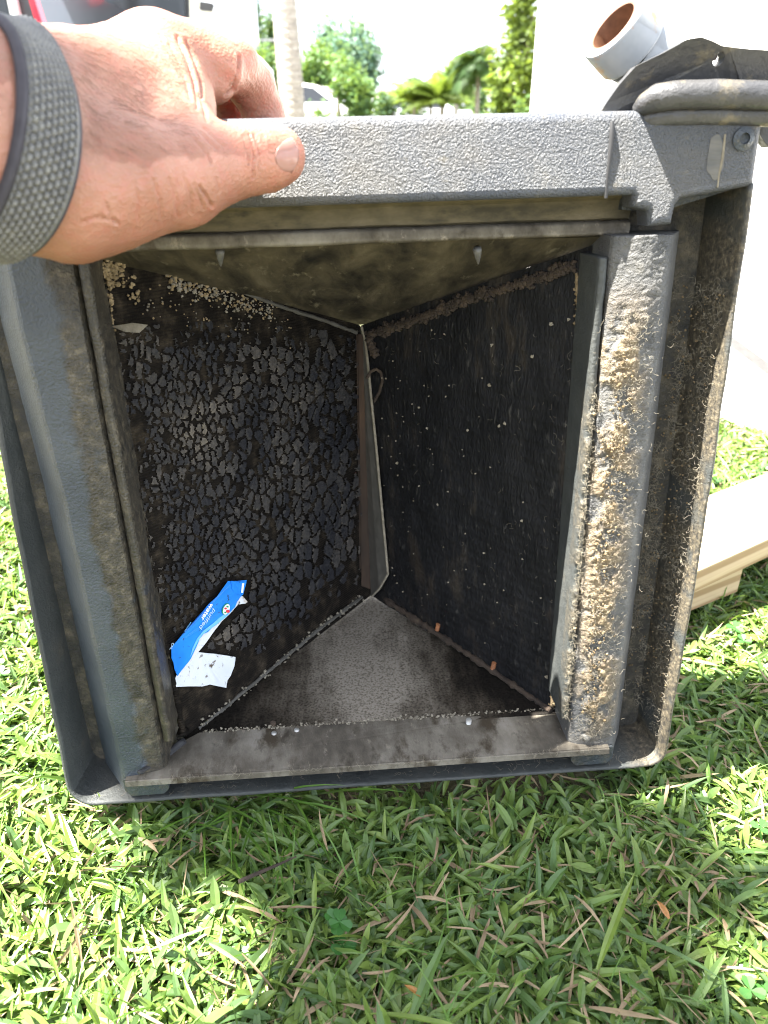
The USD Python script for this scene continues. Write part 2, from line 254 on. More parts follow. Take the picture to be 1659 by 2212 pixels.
ct = np.array([*pl.centroid.coords[0], 4.4]); ring = np.array(pl.buffer(.32, join_style=2).exterior.coords)[:-1]
obj('roof', trimesh.convex.convex_hull(np.vstack([np.c_[ring, np.full(len(ring), 3.211)], ct[None]])), m_roof, wall)

# ------------------------------------------------------------------ trees, palms, shrubs
def leafmat(name, cols, trans=.35, rough=.5):
    return mat(name, {'g': ('geometry', {}), 'r': ('rgb_ramp', {'ramp': cols}), 'p': ('principled_bsdf', {'roughness': rough, 'specular_ior_level': .4}), 't': ('translucent_bsdf', {}),
                      'oi': ('object_info', {}), 'hs': ('hsv', {'saturation': 1.0}), 'm1': ('math', {'math_type': 'multiply_add', 'value2': .4, 'value3': .8}),
                      'y': ('mix_color', {'fac': .5, 'b': (.28, .36, .04)}), 'mx': ('mix_closure', {'fac': trans})},
               [('g.random_per_island', 'r.fac'), ('oi.random', 'm1.value1'), ('m1.value', 'hs.value'), ('r.color', 'hs.color'), ('hs.color', 'p.base_color'), ('hs.color', 'y.a'), ('y.result', 't.color'),
                ('p.BSDF', 'mx.closure1'), ('t.BSDF', 'mx.closure2')], surface='mx.closure')
m_bark = pbr('bark', [(.3, (.10, .075, .05)), (.7, (.22, .18, .13))], 12, stretch=(1, 1, .2), bumps=[(20, .02, .8, 'noise')], rough=.95)
m_palmbark = pbr('palm_trunk', [(.3, (.22, .19, .16)), (.7, (.42, .38, .33))], 7, stretch=(1, 1, 4), bumps=[(25, .015, .8, 'noise')], rough=.95)
L_dark = leafmat('leaf_dark', [(0, (.05, .11, .05)), (.6, (.09, .17, .075)), (1, (.14, .22, .09))])
L_blue = leafmat('leaf_bluegreen', [(0, (.10, .19, .15)), (.6, (.16, .26, .20)), (1, (.22, .32, .25))])
L_mid = leafmat('leaf_mid', [(0, (.07, .14, .04)), (.6, (.12, .21, .05)), (1, (.19, .28, .07))])
L_yel = leafmat('leaf_yellow', [(0, (.12, .18, .03)), (.5, (.24, .28, .05)), (1, (.40, .36, .07))], trans=.45)
def leaves(centers, size, aspect=.45, droop=0.0, r=rng):
    n = len(centers); a = r.normal(size=(n, 3)); a[:, 2] = a[:, 2] * .6 - droop; a /= np.linalg.norm(a, axis=1)[:, None]
    b = np.cross(a, r.normal(size=(n, 3))); b /= np.linalg.norm(b, axis=1)[:, None]
    s = (size * r.uniform(.6, 1.4, n))[:, None]
    p = np.stack([centers, centers + a * s * .5 + b * s * aspect * .5, centers + a * s, centers + a * s * .5 - b * s * aspect * .5], 1)
    p[:, 1:4:2, 2] += (s * .08)
    i = np.arange(n)[:, None] * 4
    return trimesh.Trimesh(p.reshape(-1, 3), np.vstack([i + [0, 1, 2], i + [0, 2, 3]]), process=False)
def crown_pts(n, c, rad, nclump, r, fill=.5):
    cl = r.normal(size=(nclump, 3)); cl /= np.linalg.norm(cl, axis=1)[:, None]; cl *= (r.uniform(fill, 1, nclump) ** .7)[:, None]
    k = r.integers(0, nclump, n); p = cl[k] + r.normal(size=(n, 3)) * r.uniform(.10, .24, nclump)[k][:, None]
    return p * rad + c
def base_at(px, dist): d = ray(px, 240); d = d / np.hypot(d[0], d[1]); return np.array([d[0] * dist, d[1] * dist, 0])
def hgt(py, dist): d = ray(CX, py); return EYE[2] + dist * d[2] / d[1]
def tree(name, label, cat, px, dist, top, halfw_px, trunk_r, nl, size, lm, low=.15, ncl=26, seed=0, droop=0.0, group=None, aspect=.45, fill=.5):
    r = np.random.default_rng(seed); b = base_at(px, dist); H = hgt(top, dist); w = halfw_px * dist / F
    t = thing(name, label, cat, group, loc=b)
    c = np.array([0, 0, H * (1 + low) / 2]); rad = np.array([w, w, H * (1 - low) / 2])
    segs = [tube([[0, 0, -.1], [r.normal() * .05, 0, H * .35], [r.normal() * .1, r.normal() * .1, H * .85]], [trunk_r, trunk_r * .75, trunk_r * .2], 8)]
    for k in range(7):
        z0 = H * r.uniform(max(low, .12), .7); a = r.uniform(0, 6.28); L = w * r.uniform(.5, .9)
        segs.append(tube([[0, 0, z0], [np.cos(a) * L * .5, np.sin(a) * L * .5, z0 + L * .3], [np.cos(a) * L, np.sin(a) * L, z0 + L * .55]], [trunk_r * .4, trunk_r * .25, trunk_r * .08], 6))
    obj('trunk', cat_mesh(segs), m_bark, t, smooth=True)
    P = crown_pts(int(nl * 1.9), c, rad, ncl, r, fill); P = P[P[:, 2] > .05]
    obj('crown', leaves(P, size * .62, aspect, droop, r), lm, t)
    return t
def frond(base, az, el, L, nleaf, leafL, arch, r, fan=False):
    t = np.linspace(0, 1, 9); d = np.array([np.cos(az), np.sin(az), 0])
    ang = el - arch * t; xs = np.cumsum(np.r_[0, np.cos(ang[:-1])]) * L / 8; zs = np.cumsum(np.r_[0, np.sin(ang[:-1])]) * L / 8
    P = base + d * xs[:, None] + np.array([0, 0, 1]) * zs[:, None]
    side = np.array([-np.sin(az), np.cos(az), 0]); out = [tube(P, np.linspace(.014, .004, 9), 4)]
    vv, ff = [], []
    for i in range(nleaf):
        u = .15 + .85 * i / nleaf; p = np.array([np.interp(u, t, P[:, k]) for k in range(3)]); tang = np.array([d[0], d[1], 0]) * math.cos(np.interp(u, t, ang)) + np.array([0, 0, 1]) * math.sin(np.interp(u, t, ang))
        for s in (-1, 1):
            ll = leafL * (math.sin(math.pi * min(1, .25 + u * .75)) * .8 + .25) * r.uniform(.85, 1.1)
            e = p + (side * s * .8 + tang * .55) * ll + np.array([0, 0, -.35 * ll]); w = tang * leafL * .045
            w = w * .55; k = len(vv); vv += [p - w, p + w, (p + e) / 2 + w * 1.2 + [0, 0, .06 * ll], e, (p + e) / 2 - w * 1.2 + [0, 0, .06 * ll]]
            ff += [[k, k + 1, k + 2], [k, k + 2, k + 4], [k + 4, k + 2, k + 3]]
    out.append(trimesh.Trimesh(vv, ff, process=False)); return cat_mesh(out)
def palm(name, label, px, dist, hpx, n, L, lm, trunk_r, seed, elr=(.3, 1.3), arch=1.3, leafL=.35, multi=1, group=None, cat='palm'):
    r = np.random.default_rng(seed); b = base_at(px, dist); H = hgt(hpx, dist); t = thing(name, label, cat, group, loc=b)
    for s in range(multi):
        o = np.array([r.normal() * .25, r.normal() * .25, 0]) * (multi > 1); hh = H * (r.uniform(.55, 1.0) if multi > 1 else 1.0)
        pts = np.array([o + [0, 0, z] for z in np.linspace(-.1, hh, 14)]); obj('trunk', tube(pts, trunk_r * (1 - .2 * np.linspace(0, 1, 14)), 10), m_palmbark, t, smooth=True)
        for k in range(n): obj('frond', frond(o + [0, 0, hh], r.uniform(0, 6.28), r.uniform(*elr), L * r.uniform(.75, 1.1), 34, leafL, arch * r.uniform(.8, 1.2), r), lm, t)
    return t
# nearer palm with ringed trunk whose crown is above the frame
b = base_at(634, 11.0); t = thing('palm_tree', 'tall palm with ringed grey trunk rising out of the picture beside the index finger', 'palm', loc=b)
zz = np.linspace(-.1, 7.5, 420); per = .085
rr = (.155 - .006 * zz) * (1 + .06 * ((zz / per) % 1.0)) + .01 * np.exp(-zz * 2); lean = np.stack([-.035 * zz + .0 * zz, 0 * zz, zz], 1)
lean[:, 0] += .012 * np.sin(zz * 1.3)
obj('trunk', tube(lean, rr, 18), m_palmbark, t, smooth=True)
for k in range(16): obj('frond', frond(lean[-1], k * 2.4, .2 + .07 * k, 2.6, 30, .55, 1.3, np.random.default_rng(k)), L_mid, t)
tree('pine_tree', 'tall dark pine at the left of the palm trunk, top out of the picture', 'tree', 520, 26, -90, 55, .22, 5200, .26, L_dark, .05, 40, 11, .3, fill=.2)
tree('pine_tree', 'slim pointed pine showing just left of the palm trunk', 'tree', 585, 30, 25, 34, .18, 3000, .26, L_dark, .05, 26, 12, .3, fill=.2)
tree('pine_tree', 'broad blue-green pine right of the palm trunk', 'tree', 748, 34, 45, 66, .25, 5200, .34, L_blue, .05, 42, 13, .4, fill=.15)
tree('broad_tree', 'mid green tree right behind the palm trunk', 'tree', 690, 27, 105, 55, .18, 4200, .24, L_mid, .05, 30, 14)
tree('shrub', 'round yellow-green bush in front of the blue-green pine', 'shrub', 740, 17, 146, 55, .07, 4200, .15, L_mid, .02, 26, 15)
tree('shrub', 'light green bush left of the palm trunk behind the finger', 'shrub', 580, 16, 120, 48, .07, 3200, .15, L_mid, .02, 26, 16)
tree('shrub', 'dark green bush left of the feathery palms', 'shrub', 868, 19, 166, 42, .07, 2600, .19, L_dark, .02, 22, 17)
tree('shrub', 'low dark round bush under the taller feathery palm', 'shrub', 1062, 14, 188, 36, .05, 2400, .1, L_dark, .02, 22, 18)
tree('broad_tree', 'thin tree with yellowing leaves beside the white wall', 'tree', 1118, 9.5, -40, 46, .06, 1700, .15, L_yel, .1, 30, 19, fill=.3)
tree('shrub', 'small leafy shrub at the foot of the white wall', 'shrub', 1128, 7.5, 205, 16, .02, 500, .09, L_mid, .02, 12, 21)
palm('areca_palm', 'bushy yellow-green feathery palm behind the frame', 945, 13.0, 212, 13, .62, L_yel, .03, 31, (.5, 1.5), 1.3, .24, 4)
palm('areca_palm', 'taller feathery palm with drooping fronds on a thin trunk', 1030, 12.0, 148, 22, .50, L_mid, .035, 32, (.0, 1.4), 1.9, .26)
palm('areca_palm', 'pointed young palm between the two feathery palms', 985, 15.0, 196, 12, .6, L_mid, .04, 33, (.8, 1.5), .9, .22)
for k, (px, d, top, hw) in enumerate([(440, 38, 60, 70), (330, 36, 90, 80), (70, 30, -40, 110), (905, 60, 195, 60), (985, 55, 190, 60), (200, 34, 20, 90)]):
    tree('background_tree', ['grey-green tree far behind the left vehicles', 'grey-green tree far behind the hand', 'leafy tree seen between the red tail light and the white pillar', 'faint far tree behind the dark bush', 'faint far tree behind the feathery palms', 'tree hidden behind the dark van window'][k], 'tree', px, d, top, hw, .2, 2600, .4, L_mid if k != 3 else L_blue, .02, 26, 40 + k)
# slim white garden post and utility pole
m_white = pbr('white_paint', [(.3, (.74, .74, .73)), (.7, (.8, .8, .79))], 20, rough=.5)
b = base_at(1112, 10.3); t = thing('garden_post', 'white post with lamp bracket in front of the yellowing tree', 'post', loc=b)
obj('shaft', fix(boxm((.075, .075, hgt(150, 10.3) + .1), (0, 0, hgt(150, 10.3) / 2), .01)), m_white, t)
obj('cap', fix(boxm((.10, .10, .03), (0, 0, hgt(150, 10.3) + .066), .008)), m_white, t)
obj('bracket', tube([[-.05, 0, hgt(212, 10.3)], [-.12, 0, hgt(214, 10.3)], [-.15, 0, hgt(203, 10.3)], [-.13, 0, hgt(195, 10.3)]], .018, 8), m_white, t, smooth=True)
m_pole = pbr('grey_pole', [(.3, (.12, .13, .14)), (.7, (.2, .2, .2))], 5, rough=.7)
b = base_at(570, 24); t = thing('utility_pole', 'thin dark pole among the trees left of the palm trunk', 'pole', loc=b)
obj('shaft', tube([[0, 0, -.1], [-.05, 0, 2], [-.15, 0, hgt(58, 24)]], .06, 8), m_pole, t, smooth=True)
obj('crossarm', fix(boxm((1.0, .06, .06), (.35, 0.07, hgt(88, 24)))), m_pole, t)

# ------------------------------------------------------------------ vehicles
m_carw = mat('white_car_paint', {'p': ('principled_bsdf', {'base_color': (.8, .81, .82), 'roughness': .25, 'coat_weight': .6})}, [])
m_card = mat('dark_car_paint', {'p': ('principled_bsdf', {'base_color': (.02, .021, .024), 'roughness': .3, 'coat_weight': .5})}, [])
m_glass = mat('tinted_glass', {'p': ('principled_bsdf', {'base_color': (.018, .02, .024), 'roughness': .06, 'specular_ior_level': .5})}, [])
m_tyre = pbr('tyre', [(.3, (.018, .018, .018)), (.7, (.03, .03, .03))], 30, rough=.9)
m_steel = mat('wheel_alloy', {'p': ('principled_bsdf', {'base_color': (.5, .5, .5), 'metallic': .9, 'roughness': .35})}, [])
m_red = mat('red_lens', {'p': ('principled_bsdf', {'base_color': (.5, .012, .03), 'roughness': .15, 'coat_weight': .5})}, [])
m_black = pbr('black_trim', [(.3, (.018, .018, .02)), (.7, (.03, .03, .032))], 20, rough=.6)
def wheel(t, c, r=.34, w=.22):
    ty = trimesh.creation.annulus(r * .62, r, w, sections=32); ty.apply_transform(trimesh.transformations.rotation_matrix(np.pi / 2, [0, 1, 0])); ty.apply_translation(c)
    wp = obj('wheel', ty, m_tyre, t)
    h = trimesh.creation.cylinder(r * .61, w * .7, sections=24); h.apply_transform(trimesh.transformations.rotation_matrix(np.pi / 2, [0, 1, 0])); h.apply_translation(c); obj('hub', h, m_steel, wp)
def side_prism(prof, x0, x1, taper=0.0):
    """profile (y, z) swept across x, upper points pulled in"""
    P = np.array(prof, float); zmax = P[:, 1].max(); k = np.clip((P[:, 1] - .95) / (zmax - .95), 0, 1) * taper
    return fix(loft([np.c_[x0 + k * 1, P], np.c_[np.full(len(P), x0 + .08) + k * .8, P[:, 0], P[:, 1] + .0], np.c_[np.full(len(P), x1 - .08) - k * .8, P], np.c_[x1 - k * 1, P]]))
# white van, seen from behind at the left
dv = 5.0; vx1 = V(490, 100, dv / math.cos(PITCH) * 1.0)[0]; vz = lambda py: hgt(py, dv)
vb = np.array([vx1 - .95, dv, 0]); t = thing('white_van', 'white van with tinted black rear window parked at the left behind the hand', 'van', loc=vb)
body = cat_mesh([boxm((1.9, 4.3, .75), (0, 2.15, .68), .12), boxm((1.9, 3.4, 1.1), (0, 1.75, 1.45), .2)]); obj('body', fix(body), m_carw, t)
pg = []
def vp(px, py): q = EYE + ray(px, py) * ((dv) / ray(px, py)[1]); return np.array([q[0] - vb[0], q[2]])
wp = Polygon([vp(168, -40), vp(196, 84), vp(250, 90), vp(402, 55), vp(399, -60)]).buffer(-.03).buffer(.03)
obj('rear_window', prism(wp, -.015, .006), m_glass, t)
obj('window_frame', prism(wp.buffer(.022).difference(wp.buffer(.002)), -.012, .006), m_black, t)
hp = Polygon([vp(437, 8), vp(460, 12), vp(457, 22), vp(436, 20)]).buffer(.008); obj('handle', prism(hp, -.03, .006), m_black, t)
obj('badge', prism(Point(vp(400, -14)).buffer(.02), -.02, .004), m_black, t)
obj('bumper', fix(boxm((1.86, .14, .22), (0, -.03, .45), .04)), m_black, t)
for sx in (-1, 1): obj('tail_light', fix(boxm((.1, .06, .45), (sx * .87, .0, 1.25), .02)), m_red, t)
for sx in (-1, 1):
    for wy_ in (.8, 3.4): wheel(t, (sx * .84, wy_, .34))
# silver pillar of the open door in front of the van's left side
sp = thing('van_door', 'open white van door seen edge on, left of the black window', 'door', loc=(vb[0], dv - .5, 0))
def vp2(px, py): q = EYE + ray(px, py) * ((dv - .5) / ray(px, py)[1]); return np.array([q[0] - vb[0], q[2]])
dp = Polygon([vp2(112, -60), vp2(134, -60), vp2(188, 90), vp2(196, 330), vp2(158, 330), vp2(162, 92)])
obj('panel', prism(dp, 0, .045), m_carw, sp); obj('edge_seal', prism(dp.buffer(-.012), -.006, -.001), m_trim, sp)
# dark vehicle with a red tail light, leftmost
ds = 3.6; sbp = base_at(-60, ds); sbp = np.array([V(100, 50, ds / math.cos(PITCH))[0] - .93, ds, 0]); t = thing('dark_car', 'dark car corner with a tall red tail light at the left edge', 'car', loc=sbp)
def vp3(px, py): q = EYE + ray(px, py) * (ds / ray(px, py)[1]); return np.array([q[0] - sbp[0], q[2]])
obj('body', fix(cat_mesh([boxm((1.8, 4.2, .6), (-.02, 2.12, .52), .1), prism(Polygon([vp3(-600, -80), vp3(52, -80), vp3(100, 88), vp3(40, 92), vp3(-600, 92)]), .03, 2.6)])), m_card, t)
obj('tail_light', prism(Polygon([vp3(55, -40), vp3(66, -40), vp3(106, 82), vp3(100, 92), vp3(92, 88)]), -.02, .028), m_red, t)
obj('pillar_trim', prism(Polygon([vp3(10, -40), vp3(24, -40), vp3(52, 88), vp3(38, 92)]), -.012, .028), m_carw, t)
obj('rear_window', prism(Polygon([vp3(-420, -60), vp3(2, -60), vp3(28, 70), vp3(-400, 70)]), -.004, .028), m_glass, t)
obj('bumper', fix(boxm((1.78, .14, .2), (-.02, -.02, .45), .04)), m_black, t)
for sx in (-1, 1):
    for wy_ in (.8, 3.3): wheel(t, (sx * .8 - .02, wy_, .32), .32, .2)
# two parked cars whose roofs clear the frame
def sedan(name, label, px, dist, m, yaw, scale=1.0):
    b = base_at(px, dist); Mx = trimesh.transformations.rotation_matrix(yaw, [0, 0, 1]); Mx[:3, 3] = b; t = thing(name, label, 'car', 'cars parked in the distance', matrix=Mx)
    prof = [(-2.1, .3), (-2.15, .75), (-1.9, .95), (-1.35, 1.0), (-.75, 1.38), (-.2, 1.47), (.5, 1.45), (1.1, 1.3), (1.65, .98), (2.1, .9), (2.15, .35)]
    low_ = [(-2.1, .28), (-2.15, .75), (-1.9, .95), (1.65, .96), (2.1, .88), (2.15, .33)]
    obj('body', side_prism(low_, -.88, .88), m, t, smooth=30)
    roof = [(-1.45, .93), (-.78, 1.36), (-.2, 1.46), (.5, 1.44), (1.08, 1.28), (1.66, .93)]
    obj('roof', side_prism(roof, -.82, .82, .14), m, t, smooth=30)
    for s in (-1, 1):
        w_ = Polygon([(-1.2, 1.0), (-.72, 1.31), (-.15, 1.39), (.45, 1.37), (.98, 1.24), (1.35, 1.0)]); g = trimesh.creation.extrude_polygon(w_, .02, engine='earcut'); v = g.vertices.copy(); g.vertices = np.c_[s * (.80 - .14 * (v[:, 1] - 1.0) / .45) + s * v[:, 2], v[:, 0], v[:, 1]]; obj('side_window', fix(g), m_glass, t)
    for s in (-1, 1):
        for y_ in (-1.3, 1.35): wheel(t, (s * .8, y_, .31), .31, .2)
sedan('parked_car', 'pale parked car whose roof shows behind the palm trunk', 640, 22, m_carw, 1.35)
sedan('parked_car', 'white parked car whose roof just clears the frame left of the feathery palms', 880, 27, m_carw, 1.6)
# ------------------------------------------------------------------ the drain pan and its V-shaped coil
PM = np.eye(4); PM[:3, :3] = RB; PM[:3, 3] = EYE - RB @ CB
base_o = np.array([0, .03, -.166]); TB = np.eye(4); TB[:3, 3] = base_o
pan = thing('drain_pan', 'grimy black plastic drain pan stood on edge with a sooty V-shaped coil inside', 'drain pan', matrix=PM @ TB)
def pobj(name, m, mt, parent=None, **k):
    m = m.copy(); m.vertices = m.vertices - base_o; return obj(name, m, mt, parent or pan, **k)
def n3(p, s, seed=0): return meshkit.fbm(np.asarray(p) * s, 3, seed) - .5
def wob(m, amp, s, seed=0):
    v = m.vertices; m.vertices = v + amp * np.stack([n3(v, s, seed), n3(v, s, seed + 9), n3(v, s, seed + 17)], 1); return m
def zloft(prof, z0, z1, fn=None, n=40, capz=None):
    """closed (X,Y) profile swept along Z"""
    P = np.asarray(prof, float); R = []
    for i, z in enumerate(np.linspace(z0, z1, n)):
        Q = P if fn is None else fn(P, z); R.append(np.c_[Q, np.full(len(Q), z)])
    return fix(loft(R))
def arc(c, r, a0, a1, n=6): a = np.radians(np.linspace(a0, a1, n)); return [(c[0] + r * math.cos(t), c[1] + r * math.sin(t)) for t in a]
def dense(prof, step=.002):
    out = []
    for a, b in zip(prof, prof[1:] + prof[:1]):
        k = max(1, int(np.hypot(b[0] - a[0], b[1] - a[1]) / step)); out += [(a[0] + (b[0] - a[0]) * i / k, a[1] + (b[1] - a[1]) * i / k) for i in range(k)]
    return out
ZB = -.166
# outer lip: one thin U-shaped wall, flaring slightly
path = [(-.172, z) for z in np.linspace(.176, -.152, 40)] + [(-.172 + .014 - .014 * math.cos(a), -.152 - .014 * math.sin(a)) for a in np.linspace(.15, 1.42, 8)] + [(x, ZB) for x in np.linspace(-.157, .162, 36)] \
     + [(.162 + .010 * math.sin(a), -.156 - .010 * math.cos(a)) for a in np.linspace(.15, 1.42, 8)] + [(.172, z) for z in np.linspace(-.155, .150, 36)]
path = np.array(path); tg = np.gradient(path, axis=0); tg /= np.linalg.norm(tg, axis=1)[:, None]; nin = np.stack([-tg[:, 1], tg[:, 0]], 1)   # inward normal
prof = [(-.0012, .062), (-.0012, .004), (-.0005, .0004), (.0008, -.0004), (.0019, .0006), (.0022, .004), (.0052, .032), (.0052, .062)]
R = []
for (x, z), n_ in zip(path, nin):
    dy = np.clip((z - ZB) / .24, 0, 1) * .028 if x < -.16 else 0.0
    dx = .0035 * math.exp(-((z + .0) / .09) ** 2) if abs(x) > .16 else 0
    ring = []
    for a, y in prof:
        yy = y + (dy if y < .03 else 0) * (1 - max(0, y) / .03)
        ring.append((x + n_[0] * a + math.copysign(dx, x) * (y < .03) * .5, yy, z + n_[1] * a))
    R.append(ring)
lip = fix(loft(R)); wob(lip, .0012, 40, 3)
lip = lip.subdivide(); v = lip.vertices; lm = np.clip((v[:, 0] - .15) / .01, 0, 1) * np.clip((meshkit.fbm(v * [90, 90, 50], 4, 33) - .36) / .1, 0, 1) * (v[:, 1] < .033); pobj('outer_lip', lip, m_lipl, smooth=True, var=lm, label='thin outer wall of the pan with a rounded bottom corner')
# trough floor between lip and bulges
fl = sbox(-.169, -.164, .169, .152).difference(sbox(-.118, -.1490, .118, .15))
fm = prism(fl, .0315, .036); pobj('trough_floor', fm, m_liplint, label='dusty floor of the outer trough')
pobj('outer_back', prism(sbox(-.1725, -.1665, .1725, .17).difference(sbox(-.12, -.155, .12, .14)), .060, .064), m_lip)
# left bulge
Lb = [(-.1590, .032), (-.1575, .0245), (-.1560, .0225)] + [(-.1420, .0028), (-.1405, .0010), (-.1385, .0)] + [(-.128, .0010), (-.1205, .0030)] + [(-.1180, .0042), (-.1168, .0062), (-.1162, .0095), (-.1162, .032)]
def lfn(P, z):
    Q = P.copy(); s = np.clip((z - .10) / .04, 0, 1); Q[:, 0] += -.004 * np.clip((z - .02) / .12, 0, 1) * (Q[:, 0] < -.13); Q[:, 1] += .004 * s; return Q
lb = zloft(dense(Lb, .0014), -.1575, .134, lfn, 160); wob(lb, .0008, 50, 1); wob(lb, .0004, 170, 2)
pobj('bulge', lb, m_ridge, smooth=24, label='long rounded ridge of the pan on the left, bluish on its crest')
lband = [(-.1160, .032), (-.1158, .0058), (-.1150, .0044), (-.1132, .0036), (-.1116, .0040), (-.1108, .0058), (-.1122, .032)]
lbm = zloft(dense(lband, .0015), -.128, .131, None, 80); wob(lbm, .0012, 70, 5); pobj('inner_band', lbm, m_ridge, smooth=50, label='brownish inner band beside the left ridge')
# right bulge: lower than the top block, flat lit face
Rb = [(.1142, .032), (.1142, .0060), (.1150, .0040), (.1175, .0024), (.124, .0006), (.131, -.0002), (.1375, .0004), (.1395, .0014), (.1412, .0036), (.1465, .013), (.1520, .0225), (.1545, .032)]
rb = zloft(dense(Rb, .0008), -.158, .1300, None, 420)
v = rb.vertices; wob(rb, .0008, 60, 11)
def lintmask(v, x0, w_, z0, z1, th, seed): return np.clip(1.25 - np.abs(v[:, 0] - x0) / w_, 0, 1) * np.clip((z1 - v[:, 2]) / .03, 0, 1) * np.clip((v[:, 2] - z0) / .03, 0, 1) * np.clip((meshkit.fbm(v * [120, 120, 75], 4, seed) - th) / .12, 0, 1)
lm = lintmask(v, .1225 + .05 * np.clip(-v[:, 2] - .02, 0, 1), .0125, -.150, .112, .40, 4) * (v[:, 1] < .02)
rb.vertices[:, 1] -= lm * (.0004 + .0028 * meshkit.fbm(v * 420, 3, 14)) + .0006 * (meshkit.fbm(v * 700, 2, 15) - .5) * (v[:, 1] < .025)
pobj('bulge', rb, m_lintp, smooth=True, label='long flat-faced ridge of the pan on the right, sunlit and coated with lint', var=lm)
rband = [(.1136, .032), (.1136, .0062), (.1128, .0046), (.1112, .0040), (.1098, .0044), (.1092, .0062), (.1092, .032)]
rbm = zloft(dense(rband, .0006), -.130, .121, None, 360); wob(rbm, .0010, 80, 15); v = rbm.vertices; lm = lintmask(v, .1116, .003, -.150, .075, .38, 24) * (v[:, 1] < .012); rbm.vertices[:, 1] -= lm * (.0003 + .0022 * meshkit.fbm(v * 520, 3, 25)); pobj('inner_band', rbm, m_lipl, smooth=True, var=lm, label='dusty inner band beside the right ridge')
rib = zloft([(.1112, .030), (.1112, .0062), (.1124, .0052), (.1136, .0062), (.1136, .030)], .085, .122, None, 6)
# feet of the ridges below the shelf and front bulge strip
for sx in (-1, 1):
    ft = prism(Polygon([(sx * .1385, -.1492), (sx * .1385, -.1558), (sx * .136, -.1588), (sx * .119, -.1588), (sx * .1165, -.1562), (sx * .1165, -.1492)]).buffer(.0012), -.0012, .03); pobj('ridge_foot', fix(wob(ft, .0006, 90, 3)), m_plastic)
bb = [(-.150, .032), (-.150, .0036), (-.1507, .0026), (-.1540, .0024), (-.1552, .0034), (-.1568, .0145), (-.158, .032)]
R = [np.array([(x, y, z) for z, y in dense(bb, .002)]) for x in np.linspace(-.1150, .1150, 60)]
pobj('front_bulge', fix(wob(loft(R), .0006, 70, 8)), m_plastic, smooth=45, label='bluish strip of the bottom ridge under the metal shelf')
# top block: broad pebbled face and its shoulder at the right
face = Polygon([(-.1715, .1792), (.1195, .1780), (.1212, .1768), (.1222, .1752), (.1718, .1748), (.1722, .1484), (.1412, .1442), (.1392, .1418), (.1384, .1340), (.1282, .1335), (.1272, .1398), (.1206, .1415), (.1200, .1462), (-.1715, .1456)])
def rounded_slab(poly, y0, y1, r=.003, n=5):
    ms, last = [], None
    ext = poly.buffer(-r).buffer(r * .999)
    from shapely import segmentize
    ext = poly.buffer(-.0008).buffer(.0008)
    pts = np.array(segmentize(ext, .003).exterior.coords)[:-1]
    rings = []
    for a in np.linspace(0, math.pi / 2, n):
        q = ext.buffer(-r * (1 - math.sin(a)), join_style=1); k = np.array([q.exterior.interpolate(q.exterior.project(Point(p))).coords[0] for p in pts]); rings.append(np.c_[k[:, 0], np.full(len(k), y0 + r * (1 - math.cos(a))), k[:, 1]])
    rings.append(np.c_[pts[:, 0], np.full(len(pts), y1), pts[:, 1]])
    side = loft(rings, caps=False)
    inner = Polygon(rings[0][:, [0, 2]]); f = []
    tri_v, tri_f = trimesh.creation.triangulate_polygon(inner, engine='earcut')
    front = trimesh.Trimesh(np.c_[tri_v[:, 0], np.full(len(tri_v), y0), tri_v[:, 1]], tri_f, process=False)
    m = cat_mesh([side, front]); m.merge_vertices(); return fix(m)
tb = rounded_slab(face, -.0012, .0130, .0036, 6); pobj('top_rim', tb, m_rim, smooth=50, label='broad pebbled top rim of the pan, sunlit, held by the hand')
pobj('top_wall', prism(sbox(-.1712, .1600, .1200, .1786), .0131, .0150), m_plastic)
pobj('shoulder_back', prism(Polygon([(.1205, .140), (.1385, .139), (.1705, .1472), (.1705, .1740), (.1205, .1740)]), .0131, .036), m_plastic)
# seam on the rim and the drip stains
sm = [BX(px, py, -.0009) for px, py in [(1321, 262), (1321, 290), (1318, 330), (1312, 380), (1309, 428)]]
pobj('seam', tube(np.array(sm), [.0009, .0014, .0012, .0009, .0007], 6), m_black, smooth=True, label='dark seam down the right end of the top rim')
sm = [BX(px, py, -.0010) for px, py in [(1566, 290), (1560, 340), (1552, 380), (1550, 405)]]
pobj('drip', tube(np.array(sm), [.0006, .0008, .0006, .0004], 5), m_fibre, label='pale drip down the right shoulder')
pt = Polygon([tuple(BX(px, py, 0)[[0, 2]]) for px, py in [(1535, 300), (1548, 292), (1560, 330), (1556, 362), (1546, 380), (1542, 392), (1534, 376), (1526, 366), (1528, 340)]]).buffer(-.0007).buffer(.0013)
pobj('paint_patch', prism(pt, -.0014, -.0011), m_ledge, label='worn grey patch on the right shoulder')
# recess under the rim, ledge, sloping top plate
def xstrip(prof, x0, x1, n=50): return fix(loft([np.array([(x, y, z) for z, y in dense(prof, .0025)]) for x in np.linspace(x0, x1, n)]))
pobj('recess', wob(xstrip([(.1475, .0128), (.1455, .0135), (.1440, .0165), (.1365, .0185), (.1352, .0215), (.1352, .032), (.1475, .032)], -.135, .1262), .0012, 60, 21), m_tan, smooth=40, label='mud stained recess under the top rim')
pobj('ledge', wob(xstrip([(.1356, .0195), (.1350, .0168), (.1340, .0158), (.1310, .0154), (.1296, .0165), (.1290, .020), (.1290, .03), (.1356, .03)], -.136, .1260), .0012, 50, 22), m_shelf, smooth=45, label='worn grey ledge above the sloping top plate')
AP0, AP1 = BX(779, 703, .176), BX(802, 1286, .176)
TL, TR = np.array([-.1155, .028, .1300]), np.array([.1135, .028, .1245]); BL, BR = BX(400, 1592, .031), BX(1192, 1533, .031)
